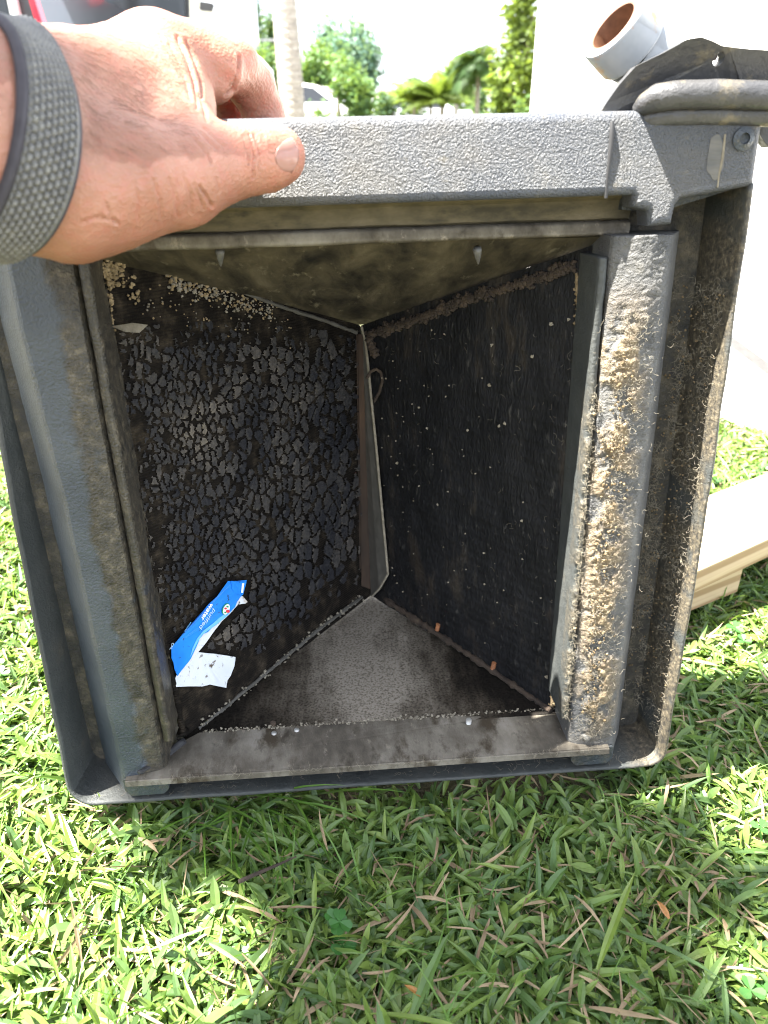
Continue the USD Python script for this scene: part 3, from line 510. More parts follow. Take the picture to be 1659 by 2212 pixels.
def sheet(P0, P1, P2, P3, nu=40, nv=40, amp=.0008, s=60, seed=0, thick=.02):
    u, v = np.meshgrid(np.linspace(0, 1, nu), np.linspace(0, 1, nv), indexing='ij'); u, v = u[..., None], v[..., None]
    P = (1 - u) * (1 - v) * P0 + u * (1 - v) * P1 + u * v * P2 + (1 - u) * v * P3
    N = np.cross(P1 - P0, P3 - P0); N /= np.linalg.norm(N); P = P + N * (amp * 2 * (meshkit.fbm(P * s, 3, seed) - .5))[..., None]
    m = loft(P, closed=False, caps=False); back = loft(P - N * thick, closed=False, caps=False); back.invert(); return cat_mesh([m, back]), N
def faced(P0, P1, P2, P3, **k):
    m, N = sheet(P0, P1, P2, P3, **k)
    if N @ (CB - P0) < 0: m, N = sheet(P1, P0, P3, P2, **k)
    return m, N
tp, _ = faced(np.array([-.134, .020, .1292]), np.array([.125, .020, .1292]), AP0 + [.004, .003, .0], AP0 + [-.004, .003, 0], amp=.0012, s=45, seed=30, thick=.002)
pobj('top_plate', tp, m_topplate, smooth=True, label='grimy sloping plate closing the top of the V')
bp, _ = faced(BL + [-.004, -.002, -.0015], BR + [.006, -.002, -.0015], AP1 + [.004, .004, -.001], AP1 + [-.004, .004, -.001], amp=.0006, s=40, seed=31, thick=.002)
pobj('bottom_plate', bp, m_botplate, smooth=True, label='dusty grey triangular plate closing the bottom of the V')
# shelf in front of the bottom plate
shp = Polygon([(-.1378, -.0030), (.1362, -.0030), (.1362, .004), (.117, .0335), (-.1025, .0335), (-.1378, .004)])
from shapely import segmentize
m = trimesh.creation.extrude_polygon(segmentize(shp, .004), .0012, engine='earcut'); m.apply_translation([0, 0, -.1480]); m = cat_mesh([m, boxm((.2740, .0012, .0042), (-.0008, -.0037, -.1487), .0004)])
pobj('shelf', wob(m, .0006, 50, 33), m_shelf, label='dirty sheet metal shelf along the bottom of the opening')
# the two slabs
slabL, NL = faced(TL, BL, AP1, AP0, amp=.0008, s=50, seed=41, nu=60, nv=40)
cl = pobj('coil_slab', slabL, m_coilL, smooth=True, label='left slab of the coil under cracked black crust')
slabR, NR = faced(TR, BR, AP1, AP0, amp=.0016, s=70, seed=42, nu=90, nv=60)
cr = pobj('coil_slab', slabR, m_coilR, smooth=True, label='right slab of the coil, matted black with pale specks')
LP, RP = TL, TR
def L(px, py, off=.0): P = BP(px, py, LP + NL * off, NL); return P
def Rr(px, py, off=.0): P = BP(px, py, RP + NR * off, NR); return P
# cracked crust on the left slab, each flake a piece of its own
eu = (AP0 - TL); eu = eu - NL * (eu @ NL); eu /= np.linalg.norm(eu); ev = np.cross(NL, eu)
def uv(P): return np.array([(P - LP) @ eu, (P - LP) @ ev])
quad = [L(px, py) for px, py in [(250, 720), (330, 700), (480, 690), (560, 700), (700, 712), (770, 735), (780, 1180), (770, 1262), (690, 1310), (600, 1385), (540, 1420), (470, 1440), (395, 1400), (345, 1320), (300, 1060), (262, 880)]]
area = Polygon([tuple(uv(P)) for P in quad])
lr = np.random.default_rng(5); b = area.bounds; import shapely; cand = lr.uniform([b[0], b[1]], [b[2], b[3]], (9000, 2)); keep = []
umin, umax = b[0], b[2]
def sp(u): return np.interp((u - umin) / (umax - umin), [0, .25, .55, .8, 1], [.0040, .0050, .0074, .0096, .0104])
for c_ in cand:
    if not area.contains(Point(c_)): continue
    s = sp(c_[0])
    if all((c_[0] - k[0]) ** 2 * 1.2 + (c_[1] - k[1]) ** 2 * .9 > (s * .82) ** 2 for k in keep[-1400:]): keep.append(c_)
keep = np.array(keep)
lab_area = Polygon([tuple(uv(L(px, py))) for px, py in [(480, 1250), (535, 1245), (530, 1305), (430, 1400), (510, 1420), (500, 1490), (370, 1490), (360, 1400)]]).buffer(.001)
# the crust: every flake is cut from one warped cell pattern, raised, curled at its rim and rough on top
hs_ = .00055; U_, V_g = np.meshgrid(np.arange(b[0] - .004, b[2] + .004, hs_), np.arange(b[1] - .004, b[3] + .004, hs_), indexing='ij'); P2_ = np.stack([U_, V_g], -1)
Z0 = np.zeros_like(U_)
def nz(sc, sd, oc=3): return meshkit.fbm(np.stack([U_ * sc, V_g * sc, Z0 + sd * 1.7], -1), oc, sd) - .5
W_ = P2_ + np.stack([.0052 * nz(120, 1) + .0030 * nz(400, 2) + .0016 * nz(1000, 7, 2), .0060 * nz(110, 3) + .0030 * nz(400, 4) + .0016 * nz(1000, 8, 2)], -1)
vd = uv(BL) - uv(TL); vd /= np.linalg.norm(vd); an = np.array([[vd[1] * 1.25, vd[0] * .82], [-vd[0] * 1.25, vd[1] * .82]]); dd_, ii_ = cKDTree(keep @ an).query(W_ @ an, k=2); lab_ = ii_[..., 0]
uu_g = np.clip((U_ - umin) / (umax - umin), 0, 1); sl_ = np.interp(uu_g, [0, .25, .55, .8, 1], [.0040, .0050, .0074, .0096, .0104])
ed_ = (dd_[..., 1] - dd_[..., 0]) / sl_
thr = np.interp(uu_g, [0, .5, .75, 1], [.11, .13, .07, .02]) + .30 * nz(70, 11) + .16 * nz(300, 12)
thr = np.maximum(thr, .03) + np.clip(nz(22, 13) - .12, 0, 1) * 1.6
bd = shapely.distance(area.exterior, shapely.points(U_.ravel(), V_g.ravel())).reshape(U_.shape); ins = shapely.contains_xy(area, U_.ravel(), V_g.ravel()).reshape(U_.shape)
thr = thr + np.clip(1 - bd / .014, 0, 1) * (.25 + 1.2 * (nz(90, 15) > .02)); inl = shapely.contains_xy(lab_area, U_.ravel(), V_g.ravel()).reshape(U_.shape)
gone = lr.random(len(keep)) < .035
on_ = ins & (ed_ > thr) & ~gone[lab_] & ~inl
x_ = np.clip((ed_ - thr) / .22, 0, 1); cellh = lr.uniform(.6, 1.25, len(keep)); tl = lr.normal(size=(len(keep), 2)) * .07
H_ = sl_ * .20 * cellh[lab_] * (.25 + .75 * np.sqrt(x_)) * np.interp(uu_g, [0, .6, 1], [1.1, 1, .45]) + sl_ * .06 * np.exp(-((x_ - .75) / .4) ** 2) + .0011 * nz(500, 21) + .0008 * nz(1300, 22, 2) + ((W_ - keep[lab_]) * tl[lab_]).sum(-1)
H_ = np.where(x_ < .04, -.0008, H_ + .0003)
dustg = nz(26, 31) * .95 + np.interp(uu_g, [0, .45, .8, 1], [.20, .14, -.04, .16])
T_ = np.clip(.34 + dustg + (lr.random(len(keep)) - .5)[lab_] * .30 + .5 * nz(700, 32) + .26 * np.exp(-((x_ - .30) / .25) ** 2), 0, 1)
S_ = LP + U_[..., None] * eu + V_g[..., None] * ev + NL * H_[..., None]
q_ok = on_[:-1, :-1] & on_[1:, :-1] & on_[:-1, 1:] & on_[1:, 1:]; lq = lab_[:-1, :-1]; q_ok &= (lq == lab_[1:, :-1]) & (lq == lab_[:-1, 1:]) & (lq == lab_[1:, 1:])
qi, qj = np.nonzero(q_ok); ql = lq[qi, qj]; od = np.argsort(ql, kind='stable'); qi, qj, ql = qi[od], qj[od], ql[od]; cuts = np.r_[0, np.nonzero(np.diff(ql))[0] + 1, len(ql)]; nV = U_.shape[1]; Sf, Tf = S_.reshape(-1, 3), T_.ravel(); flakes = []
for c0_, c1_ in zip(cuts[:-1], cuts[1:]):
    if c1_ - c0_ < 5: continue
    k_ = qi[c0_:c1_] * nV + qj[c0_:c1_]; f_ = np.vstack([np.stack([k_, k_ + nV, k_ + nV + 1], 1), np.stack([k_, k_ + nV + 1, k_ + 1], 1)]); un, inv = np.unique(f_, return_inverse=True)
    m = trimesh.Trimesh(Sf[un], inv.reshape(-1, 3), process=False)
    if m.face_normals.mean(0) @ NL < 0: m.invert()
    flakes.append((c1_ - c0_, m, Tf[un]))
flakes.sort(key=lambda q: -q[0])
def sub(name, m, mt, parent, **k):
    m = m.copy(); m.vertices = m.vertices - base_o; return obj(name, m, mt, parent, **k)
for a_, m, t_ in flakes[:290]: sub('flake', m, m_flake, cl, smooth=True, var=t_)
sub('small_flakes', cat_mesh([m for _, m, t_ in flakes[290:]]), m_flake, cl, smooth=True, var=np.concatenate([t_ for _, m, t_ in flakes[290:]]), kind='stuff', label='finer flakes of the cracked crust')
# seals, rust strip, divider, loose wire loop
def pline(pts, fn, off): return np.array([fn(px, py, off) for px, py in pts])
def ragged(pts, fn, wpx, off, name, mt, seed, parent=pan, amp=.35, lbl=None):
    r = np.random.default_rng(seed); P = []; 
    pts = np.array(pts, float); d = np.r_[0, np.cumsum(np.hypot(*np.diff(pts, axis=0).T))]; t = np.linspace(0, d[-1], int(d[-1] / 7) + 2); q = np.stack([np.interp(t, d, pts[:, k]) for k in (0, 1)], 1)
    r0 = np.array([np.linalg.norm(fn(*a, off) - fn(a[0] + 1, a[1], off)) for a in q]) * wpx * .5 * (1 + amp * r.normal(size=len(q)))
    return sub(name, wob(fix(tube(np.array([fn(*a, off) for a in q]), np.abs(r0) + .0004, 7)), .0012, 180, seed), mt, parent, smooth=True, label=lbl)
fr0 = np.random.default_rng(88)
def crumbs(pts, fn, wpx, n, r0_, r1_, name, mt, seed, lbl=None):
    r = np.random.default_rng(seed); pts = np.array(pts, float); d = np.r_[0, np.cumsum(np.hypot(*np.diff(pts, axis=0).T))]; ms = []
    for i in range(n):
        t = r.uniform(0, d[-1]); q = [np.interp(t, d, pts[:, k]) + r.normal() * wpx * .42 for k in (0, 1)]; ms.append(blob(fn(*q, .0006), r.uniform(r0_, r1_), 1, 1, .8, i))
    return sub(name, cat_mesh(ms), mt, pan, smooth=True, label=lbl)
crumbs([(1240, 575), (1190, 592), (1100, 620), (1000, 650), (900, 690), (800, 722)], Rr, 13, 420, .0006, .0020, 'seal_crumbs', m_seal, 61, 'brown crumbs of old sealant')
crumbs([(1246, 590), (1250, 700), (1246, 850), (1236, 1000), (1222, 1200), (1205, 1380), (1192, 1525)], Rr, 8, 420, .0003, .0010, 'fuzz', m_lint, 62, 'tan fuzz on the outer edge of the right slab')
sub('dust_drift', cat_mesh([blob(np.array([x_, .0335 + fr0.normal() * .0009, -.1466 + abs(fr0.normal()) * .0006]), fr0.uniform(.0002, .0007), .6, 1, 1.0, i) for i, x_ in enumerate(fr0.uniform(-.100, .115, 260))]), m_edge, pan, smooth=True, kind='stuff', label='dusty crumbs along the back of the shelf')
crumbs([(430, 1574), (520, 1500), (610, 1425), (700, 1350), (782, 1290)], L, 9, 160, .0003, .0009, 'edge_crumbs', m_edge, 63)
ragged([(1240, 575), (1190, 592), (1100, 620), (1000, 650), (900, 690), (800, 722)], Rr, 9, .0002, 'seal', m_seal, 1, amp=.2, lbl='brown crumbly sealant along the top edge of the right slab')
ragged([(770, 718), (700, 692), (600, 660), (480, 612), (380, 585), (290, 565)], L, 4, .0012, 'seam_strip', m_divider, 2, amp=.1, lbl='thin metal edge along the top of the left slab')
ragged([(430, 1574), (520, 1500), (610, 1425), (700, 1350), (782, 1290)], L, 3.2, .0006, 'seam_strip', m_divider, 3, amp=.25, lbl='pale edge along the bottom of the left slab')
ragged([(832, 1294), (900, 1340), (980, 1392), (1080, 1460), (1190, 1534)], Rr, 7, .001, 'seam_strip', m_seal, 4, amp=.3, lbl='rusty edge along the bottom of the right slab')
ragged([(1246, 590), (1250, 700), (1246, 850), (1236, 1000), (1222, 1200), (1205, 1380), (1192, 1525)], Rr, 4, .0004, 'fuzzy_edge', m_lint, 5, amp=.3, lbl='tan fuzz along the outer edge of the right slab')
ragged([(203, 560), (228, 640), (236, 760), (262, 900), (296, 1060), (330, 1260), (360, 1420), (395, 1580)], L, 9, .001, 'seal', m_coilL, 6, amp=.4)
sq = [BX(px, py, y) for px, py, y in [(768, 722, .169), (782, 722, .1755), (798, 1272, .1755), (776, 1264, .166)]]
rs, _ = faced(*[q + NL * .0022 for q in sq], amp=.0004, s=70, seed=50, thick=.0015, nu=12, nv=30); pobj('corner_strip', rs, m_rust, smooth=True, label='rusty brown strip in the back corner of the V')
dvp = [(781, 706, .1745), (803, 1288, .173), (820, 1271, .160), (838, 1240, .1525), (836, 1215, .153), (812, 960, .161), (790, 740, .1705)]
dq = np.array([BX(*q) for q in dvp]); dn = np.cross(dq[2] - dq[0], dq[1] - dq[0]); dn /= np.linalg.norm(dn)
kk = len(dq); ff = [[0, i, i + 1] for i in range(1, kk - 1)]; v2 = np.vstack([dq - dn * .0007, dq + dn * .0007]); ff2 = [[a, c, b_] for a, b_, c in ff]
dm = trimesh.Trimesh(v2, ff + [[a + kk, b_ + kk, c + kk] for a, b_, c in ff2] + [x for i in range(kk) for x in ([i, (i + 1) % kk, kk + (i + 1) % kk], [i, kk + (i + 1) % kk, kk + i])], process=False)
dv_ = pobj('divider', fix(dm), m_divider, label='thin grey metal fin standing in the back corner of the V')
sub('worn_edge', tube(wob(trimesh.Trimesh(dq[[1, 2, 3, 4, 5, 6, 0]], [[0, 1, 2]], process=False), .0004, 90, 3).vertices, .00095, 6), m_edge, dv_, smooth=True)
lp = [BX(px, py, .158) for px, py in [(808, 868), (820, 846), (826, 822), (823, 804), (812, 797), (800, 803), (792, 818)]]
tt = np.linspace(0, 6, 30); lp = np.array([[np.interp(q, range(7), np.array(lp)[:, k]) for k in range(3)] for q in tt])
pobj('wire_loop', tube(lp, .0011, 7), m_seal, smooth=True, label='small tan loop of wire behind the metal fin')
pobj('sealant_lump', cat_mesh([blob(Rr(798 + i * 4, 735 + 9 * i, .002), .003, 1, 2, .5, i) for i in range(4)]), m_seal, smooth=True)
# specks on the right slab
sr = np.random.default_rng(3); ms = []
fixed = [(932, 713), (960, 722), (1057, 832), (1078, 920), (1027, 1023), (1046, 1262), (1045, 1195), (1130, 1085), (1127, 1125), (958, 1182), (945, 1090), (922, 925), (905, 880), (1010, 930), (1090, 915), (1180, 1462), (1168, 1292), (1062, 745), (1150, 770), (905, 1050), (870, 900), (858, 1000), (1200, 1255), (968, 1258), (1190, 700), (1228, 690)]
for i, (px, py) in enumerate(fixed): ms.append(blob(Rr(px, py, .0012), sr.uniform(.0004, .0010), .6, 1, .9, i))
for i in range(80):
    a, c_ = sr.beta(1.1, 2.6), sr.random(); px = 815 + a * 400; t0, t1 = np.interp(px, [815, 1245], [760, 620]), np.interp(px, [815, 1190], [1275, 1500]); ms.append(blob(Rr(px, t0 + (t1 - t0) * c_, .0012), sr.uniform(.00015, .00055), .6, 1, .9, i))
sub('specks', cat_mesh(ms), m_fibre, cr, kind='stuff', label='pale specks stuck to the right slab')
# mineral crust at the top of the left slab
ms, mw = [], []
for i in range(130): px, py = 242 + sr.normal() * 14, 583 + sr.normal() * 19; ms.append(blob(L(px, py, .0014), sr.uniform(.0003, .0013), .6, 1, .9, i))
for i in range(60): py = sr.uniform(620, 745); ms.append(blob(L(236 + sr.normal() * 4, py, .0012), sr.uniform(.0003, .0011), .6, 1, .9, i))
for i in range(22): ms.append(blob(L(285 + sr.normal() * 12, 628 + sr.normal() * 14, .0012), sr.uniform(.0003, .0010), 1, 1, .5, i))
for i in range(330): t_ = sr.random(); (mw if sr.random() < .6 else ms).append(blob(L(360 + t_ * 230, 606 + t_ * 68 + sr.normal() * 13, .0012), sr.uniform(.0002, .0009) * (1.2 - .5 * t_), .55, 1, 1.0, i))
for i in range(90): t_ = sr.random(); (ms if sr.random() < .6 else mw).append(blob(L(300 + t_ * 330, 645 + t_ * 60 + sr.normal() * 25, .001), sr.uniform(.0002, .0006), 1, 1, .5, i))
sub('mineral_crust', cat_mesh(ms), m_crust, cl, smooth=True, kind='stuff', label='yellowish mineral crust in the top left corner')
sub('pale_crust', cat_mesh(mw), m_crustw, cl, smooth=True, kind='stuff', label='pale grey crust under the top edge of the left slab')
feath = fix(prism(Polygon([(0, 0), (.010, .0012), (.017, .0), (.0125, -.0035), (.006, -.0028)]), 0, .0004)); p0 = L(240, 705, .002); feath.apply_translation(p0); sub('loose_flake', feath, m_crustw, cl)
# screws
def screw(p, ax, r, h, mt, name='screw', rings=0):
    ax = np.array(ax, float); ax /= np.linalg.norm(ax)
    prof = [(0, 0), (r, 0), (r, h * .6), (r * .6, h), (0, h)] if not rings else [(0, 0)] + [q for i in range(rings) for q in ((r * .7, h * i / rings), (r, h * (i + .5) / rings))] + [(0, h)]
    m = trimesh.creation.revolve(np.array(prof), sections=12); m.apply_transform(trimesh.geometry.align_vectors([0, 0, 1], ax)); m.apply_translation(p); return pobj(name, fix(m), mt, smooth=40)
screw(BP(1012, 1562, (0, 0, -.1468), (0, 0, 1)), (0, -.3, 1), .0018, .0035, m_screw, rings=4)
for px, py in [(592, 1585), (641, 1578)]: screw(BP(px, py, (0, 0, -.1468), (0, 0, 1)), (0, -.2, 1), .0016, .0012, m_screw)
screw(BP(590, 1567, (0, 0, -.1468), (0, 0, 1)), (0.1, -.2, 1), .0017, .003, m_seal, 'screw', 4)
for px, py in [(944, 1362), (1064, 1446)]: screw(Rr(px, py, .001), (.15, -.1, 1), .0017, .0062, m_rscrew, 'rusty_screw', 5)
for px, py in [(475, 552), (1031, 548)]:
    p = BX(px, py - 10, .021); d_ = BX(px + 2, py + 22, .03)
    pobj('screw_tip', fix(tube(np.array([p, p * .6 + d_ * .4, d_]), [.0021, .0016, .0004], 7)), m_ledge, smooth=True, label='pale screw tip coming through under the ledge')
# cracked lower left gasket
gk = [BX(px, py, y) for px, py, y in [(398, 1600, .026), (350, 1640, .012), (300, 1668, -.0035)]]
pobj('torn_gasket', fix(wob(tube(np.array([[np.interp(q, range(3), np.array(gk)[:, k]) for k in range(3)] for q in np.linspace(0, 2, 14)]), np.linspace(.0026, .0012, 14), 8), .0022, 150, 6)), m_black, smooth=True, label='torn black gasket across the lower left corner')
gk = [BX(px, py, y) for px, py, y in [(1222, 1545, .020), (1250, 1575, .006), (1272, 1598, -.0005)]]
pobj('corner_trim', fix(wob(tube(np.array([[np.interp(q, range(3), np.array(gk)[:, k]) for k in range(3)] for q in np.linspace(0, 2, 14)]), [.0026] * 14, 6), .001, 150, 7)), m_ledge, smooth=True, label='grey strip across the lower right corner')
# lint: clumps and fibres on the right ridge, trough and lip
fr = np.random.default_rng(9); cl_, fibs = [], []
def fibre(p, n_, L_, r=fr):
    d = r.normal(size=3); d -= n_ * (d @ n_) * .6; d /= np.linalg.norm(d); c = r.normal(size=3) * .9; t = np.linspace(-.5, .5, 5)[:, None] * L_
    return p + n_ * r.uniform(.0002, .0012) + d * t + np.cross(d, c) * (t ** 2) / L_ * 1.3
fy = np.array([0, -1.0, 0])
for i in range(260):
    z = fr.uniform(-.13, .08); cl_.append(blob((.1225 + fr.normal() * .004, -.0012, z), fr.uniform(.0003, .0008), 1, 1, .7, i))
for i in range(320):
    z = fr.uniform(-.13, .105); u_ = fr.random(); cl_.append(blob((.1692 - u_ * .012, .004 + .027 * u_ ** .5, z), fr.uniform(.0002, .0006), 1, 1, .7, i))
pobj('lint_clumps', cat_mesh(cl_), m_lint, smooth=True, kind='stuff', label='tan lint clinging to the right side of the pan')
for i in range(1500):
    z = .10 - .24 * fr.random(); fibs.append(fibre(np.array([fr.normal() * .006 + .125, -.0008, z]), fy, fr.uniform(.001, .0035)))
for i in range(600): fibs.append(fibre(np.array([.1117 + fr.normal() * .001, .0030, fr.uniform(-.13, .06)]), fy, fr.uniform(.001, .003)))
for i in range(2400):
    z = .11 - .25 * fr.random(); u_ = fr.random()
    if meshkit.noise(np.array([[u_ * 3, z * 60, 2.2]]))[0] < .52: continue
    fibs.append(fibre(np.array([.155 + .012 * u_, .031 - .012 * u_ * fr.random(), z]), np.array([-.5, -.85, 0]), fr.uniform(.001, .006)))
for i in range(900): fibs.append(fibre(np.array([.1685 + fr.normal() * .001, .004 + .02 * fr.random(), .11 - .26 * fr.random()]), np.array([-.8, -.5, 0]), fr.uniform(.001, .004)))
for i in range(160): fibs.append(fibre(np.array([fr.uniform(-.13, .13), -.0040 + fr.normal() * .0006, -.1470]), np.array([0, -.6, .8]), fr.uniform(.001, .006)))
for i in range(160): fibs.append(fibre(np.array([fr.uniform(-.165, .165), .002 + .01 * fr.random(), -.1635]), np.array([0, -.3, .9]), fr.uniform(.001, .005)))
for i in range(220): fibs.append(fibre(np.array([fr.uniform(-.1, .1), .0335, -.1470]), np.array([0, -.3, .9]), fr.uniform(.001, .003)))
for i in range(130):
    px = 1238 - 400 * fr.random() ** 1.8; fibs.append(fibre(Rr(px, fr.uniform(720, 1400), .0006), NR, fr.uniform(.001, .004)))
curves('lint_fibres', [f_ - base_o for f_ in fibs], .00010, m_fibre, pan, kind='stuff', label='grey lint fibres')
# back of the coil: end plates and copper bends so that the thing is whole from the side
m_alu = pbr('dull_metal', [(.3, (.3, .3, .3)), (.7, (.42, .42, .42))], 10, rough=.5, extra={'metallic': .7})
m_copper = pbr('copper_tube', [(.3, (.35, .15, .07)), (.7, (.5, .24, .12))], 30, rough=.4, extra={'metallic': .8})
for s_ in (-1, 1):
    pobj('back_panel', prism(sbox(s_ * .148 - .02, -.150, s_ * .148 + .02, .150) if False else Polygon([(s_ * .118, -.152), (s_ * .122, -.152), (s_ * .122, .140), (s_ * .118, .140)]), .036, .059), m_alu)
# ------------------------------------------------------------------ flange, pipe behind the right shoulder
fp = lambda px, py, y: tuple(BX(px, py, y)[[0, 2]])
m_flange = pbr('worn_black_flange', [(.3, (.026, .026, .028)), (.6, (.045, .044, .044)), (.8, (.085, .078, .068))], 50, bumps=[(320, .0009, .7, 'noise')], rough=.42, second=[(70, .56, .68, (.10, .085, .06))])
fl = Polygon([fp(px, py, .02) for px, py in [(1284, 246), (1312, 190), (1335, 158), (1385, 132), (1424, 108), (1452, 104), (1478, 112), (1500, 120), (1560, 126), (1700, 134), (1700, 300), (1640, 320), (1600, 260), (1284, 260)]])
hole = Point(fp(1502, 143, .02)).buffer(.0022); fl = fl.difference(hole)
flm = prism(segmentize(fl, .004), .012, .018); flm.vertices[:, 1] -= .85 * np.clip(flm.vertices[:, 2] - .180, 0, 1); pobj('flange', fix(wob(flm, .0012, 60, 71)), m_flange, label='worn black flange with a round hole above the right shoulder')
rl = np.array([BX(px, py, y) for px, py, y in [(1374, 240, .004), (1392, 226, .001), (1420, 212, -.002), (1460, 206, -.0035), (1540, 203, -.004), (1620, 205, -.004), (1720, 209, -.004)]])
tt = np.linspace(0, len(rl) - 1, 40); rl = np.array([[np.interp(q, range(len(rl)), rl[:, k]) for k in range(3)] for q in tt])
pobj('flange_bead', fix(wob(tube(rl, np.interp(tt, [0, 1, 2, 6], [.0025, .0042, .0052, .0054]), 14), .0006, 70, 72)), m_flange, smooth=True, label='rounded bluish bead in front of the flange')
rl2 = rl + [0, .004, -.0068]; pobj('flange_web', fix(tube(rl2[4:], .0042, 10)), m_flange, smooth=True)
sb = BX(1604, 300, -.001); m = trimesh.creation.revolve(np.array([(0, 0), (.0045, 0), (.0045, .0012), (.0022, .0022), (.0022, .0008), (0, .0008)]), sections=20); m.apply_transform(trimesh.geometry.align_vectors([0, 0, 1], [0, -1, 0])); m.apply_translation(sb); pobj('screw_boss', fix(m), m_plastic, smooth=40)
for i, (px, py) in enumerate([(1530, 117), (1542, 120), (1640, 128)]): pobj('crumb', blob(BX(px, py, .014), [.0024, .0016, .0012][i], 1, 2, .7, 60 + i), m_seal, smooth=True, label='reddish crumb of debris on top of the flange')
# PVC pipe with coupling
m_pvc = pbr('white_pvc', [(.3, (.15, .165, .18)), (.7, (.24, .25, .26))], 40, rough=.45, second=[(75, .57, .66, (.26, .15, .085)), (120, .60, .72, (.20, .24, .28))])
m_orange = pbr('orange_primer', [(.3, (.050, .020, .010)), (.55, (.11, .048, .024)), (.8, (.20, .11, .06))], 120, rough=.5)
pp0, pp1 = BX(1405, 112, .030), BX(1290, 40, .000)
def PP(px, py, y): return BX(px, py, y)
pp = thing('pvc_pipe', 'white plastic pipe coupling with rusty stains and an orange primed end above the flange', 'pipe', matrix=PM @ TB)
def cyl_between(a, b_, prof):
    d = b_ - a; m = trimesh.creation.revolve(np.array(prof) * [1, np.linalg.norm(d)], sections=40); m.apply_transform(trimesh.geometry.align_vectors([0, 0, 1], d / np.linalg.norm(d))); m.apply_translation(a); return fix(m)
a0, a1, a2, a3 = BX(1492, 196, .050), BX(1366, 106, .040), BX(1366, 106, .040), BX(1324, 55, .0365)
def ppart(name, a_, b_, prof, mt, **k): m = cyl_between(a_, b_, prof); m.vertices -= base_o; return obj(name, m, mt, pp, smooth=40, **k)
ppart('coupling', a0, a1, [(0, 0), (.0132, 0), (.0138, .1), (.0138, 1), (.0130, 1), (0, 1)], m_pvc)
ppart('collar', a1, a3, [(0, 0), (.0150, 0), (.0156, .08), (.0156, .93), (.0150, 1), (.0112, 1), (.0110, .2), (0, .2)], m_pvc)
ppart('primed_socket', a1 + (a3 - a1) * .21, a3, [(0, 0), (.0109, 0), (.0111, .99), (.0103, .99), (.0101, .04), (0, .04)], m_orange, label='orange primed inside of the socket')
# ------------------------------------------------------------------ torn water bottle label on the left slab
m_blue = pbr('blue_label', [(.3, (.012, .17, .66)), (.62, (.02, .24, .78)), (.8, (.05, .36, .82))], 40, rough=.35, second=[(330, .61, .68, (.02, .03, .03)), (45, .60, .72, (.01, .10, .22))])
m_blue2 = pbr('light_blue_print', [(.3, (.10, .42, .85)), (.7, (.2, .5, .88))], 60, rough=.35)
m_paper = pbr('white_label_back', [(.3, (.62, .66, .74)), (.7, (.72, .75, .8))], 60, rough=.6, bumps=[(420, .0003, .6, 'z')], second=[(230, .58, .66, (.09, .065, .045)), (60, .57, .72, (.36, .28, .2))])
m_ink = mat('pale_print', {'p': ('principled_bsdf', {'base_color': (.55, .72, .9), 'roughness': .5})}, [])
m_inkw = mat('white_print', {'p': ('principled_bsdf', {'base_color': (.8, .85, .9), 'roughness': .5})}, [])
m_redp = mat('red_print', {'p': ('principled_bsdf', {'base_color': (.6, .04, .05), 'roughness': .5})}, [])
m_greenp = mat('green_print', {'p': ('principled_bsdf', {'base_color': (.02, .25, .10), 'roughness': .5})}, [])
lab = thing('water_label', 'torn blue and white purified water bottle label stuck on the left slab', 'label', matrix=PM @ TB)
def q2(cx, cy): return 328.3 + cx * .16667, 1209.6 + cy * .16667
def lpoly(pts): return Polygon([tuple(uv(L(*q2(*p), .0022))) for p in pts]).buffer(0)
def lsheet(poly, off, mt, name, parent=lab, curl=.0016, label=None, seg=.0018):
    poly = max(poly.geoms, key=lambda g_: g_.area) if poly.geom_type == 'MultiPolygon' else poly
    m = trimesh.creation.extrude_polygon(segmentize(poly, seg), .00022, engine='earcut')
    v_ = m.vertices; k = meshkit.fbm(np.c_[v_[:, :2] * 90, np.zeros(len(v_))], 2, 8) - .5
    m.vertices = LP + v_[:, :1] * eu + v_[:, 1:2] * ev + NL * (off + v_[:, 2] + curl * k)[:, None] - base_o
    return obj(name, fix(m), mt, parent, label=label)
blue = lpoly([(960, 262), (1080, 262), (1196, 248), (1165, 430), (1150, 450), (1080, 530), (1050, 600), (950, 690), (860, 780), (745, 880), (705, 925), (650, 950), (600, 1010), (560, 1120), (480, 1275), (310, 1495), (272, 1400), (262, 1330), (232, 1260), (225, 1120), (300, 1040), (400, 930), (560, 740), (700, 570), (820, 470), (885, 365)])
lsheet(lpoly([(1085, 470), (1180, 470), (1232, 540), (1205, 562), (1110, 575), (1000, 690), (900, 790), (820, 890), (700, 1060), (600, 1190), (500, 1300), (420, 1390), (560, 1090), (640, 950), (750, 860)]), .0024, m_paper, 'torn_edge', label='white torn edge of the label')
lsheet(lpoly([(600, 1195), (830, 1215), (1075, 1255), (1060, 1370), (1020, 1500), (980, 1560), (965, 1658), (740, 1610), (640, 1635), (480, 1635), (310, 1645), (288, 1560), (320, 1490), (470, 1310)]), .0022, m_paper, 'white_flap', label='white back of the folded label')
bl = lsheet(blue, .0036, m_blue, 'blue_front', label='blue printed front of the label')
lsheet(lpoly([(1000, 640), (930, 720), (800, 830), (700, 900), (620, 960), (560, 1060), (520, 1150), (470, 1240), (500, 1130), (560, 1000), (640, 900), (760, 810), (900, 690)]), .0042, m_blue2, 'light_band', bl)
lsheet(lpoly([(985, 262), (1180, 268), (1150, 445), (1040, 420), (1005, 370)]), .0044, m_blue, 'folded_corner', bl)
lsheet(lpoly([(1125, 285), (1150, 285), (1135, 410), (1112, 410)]), .0050, m_inkw, 'white_bar', bl, curl=.0002)
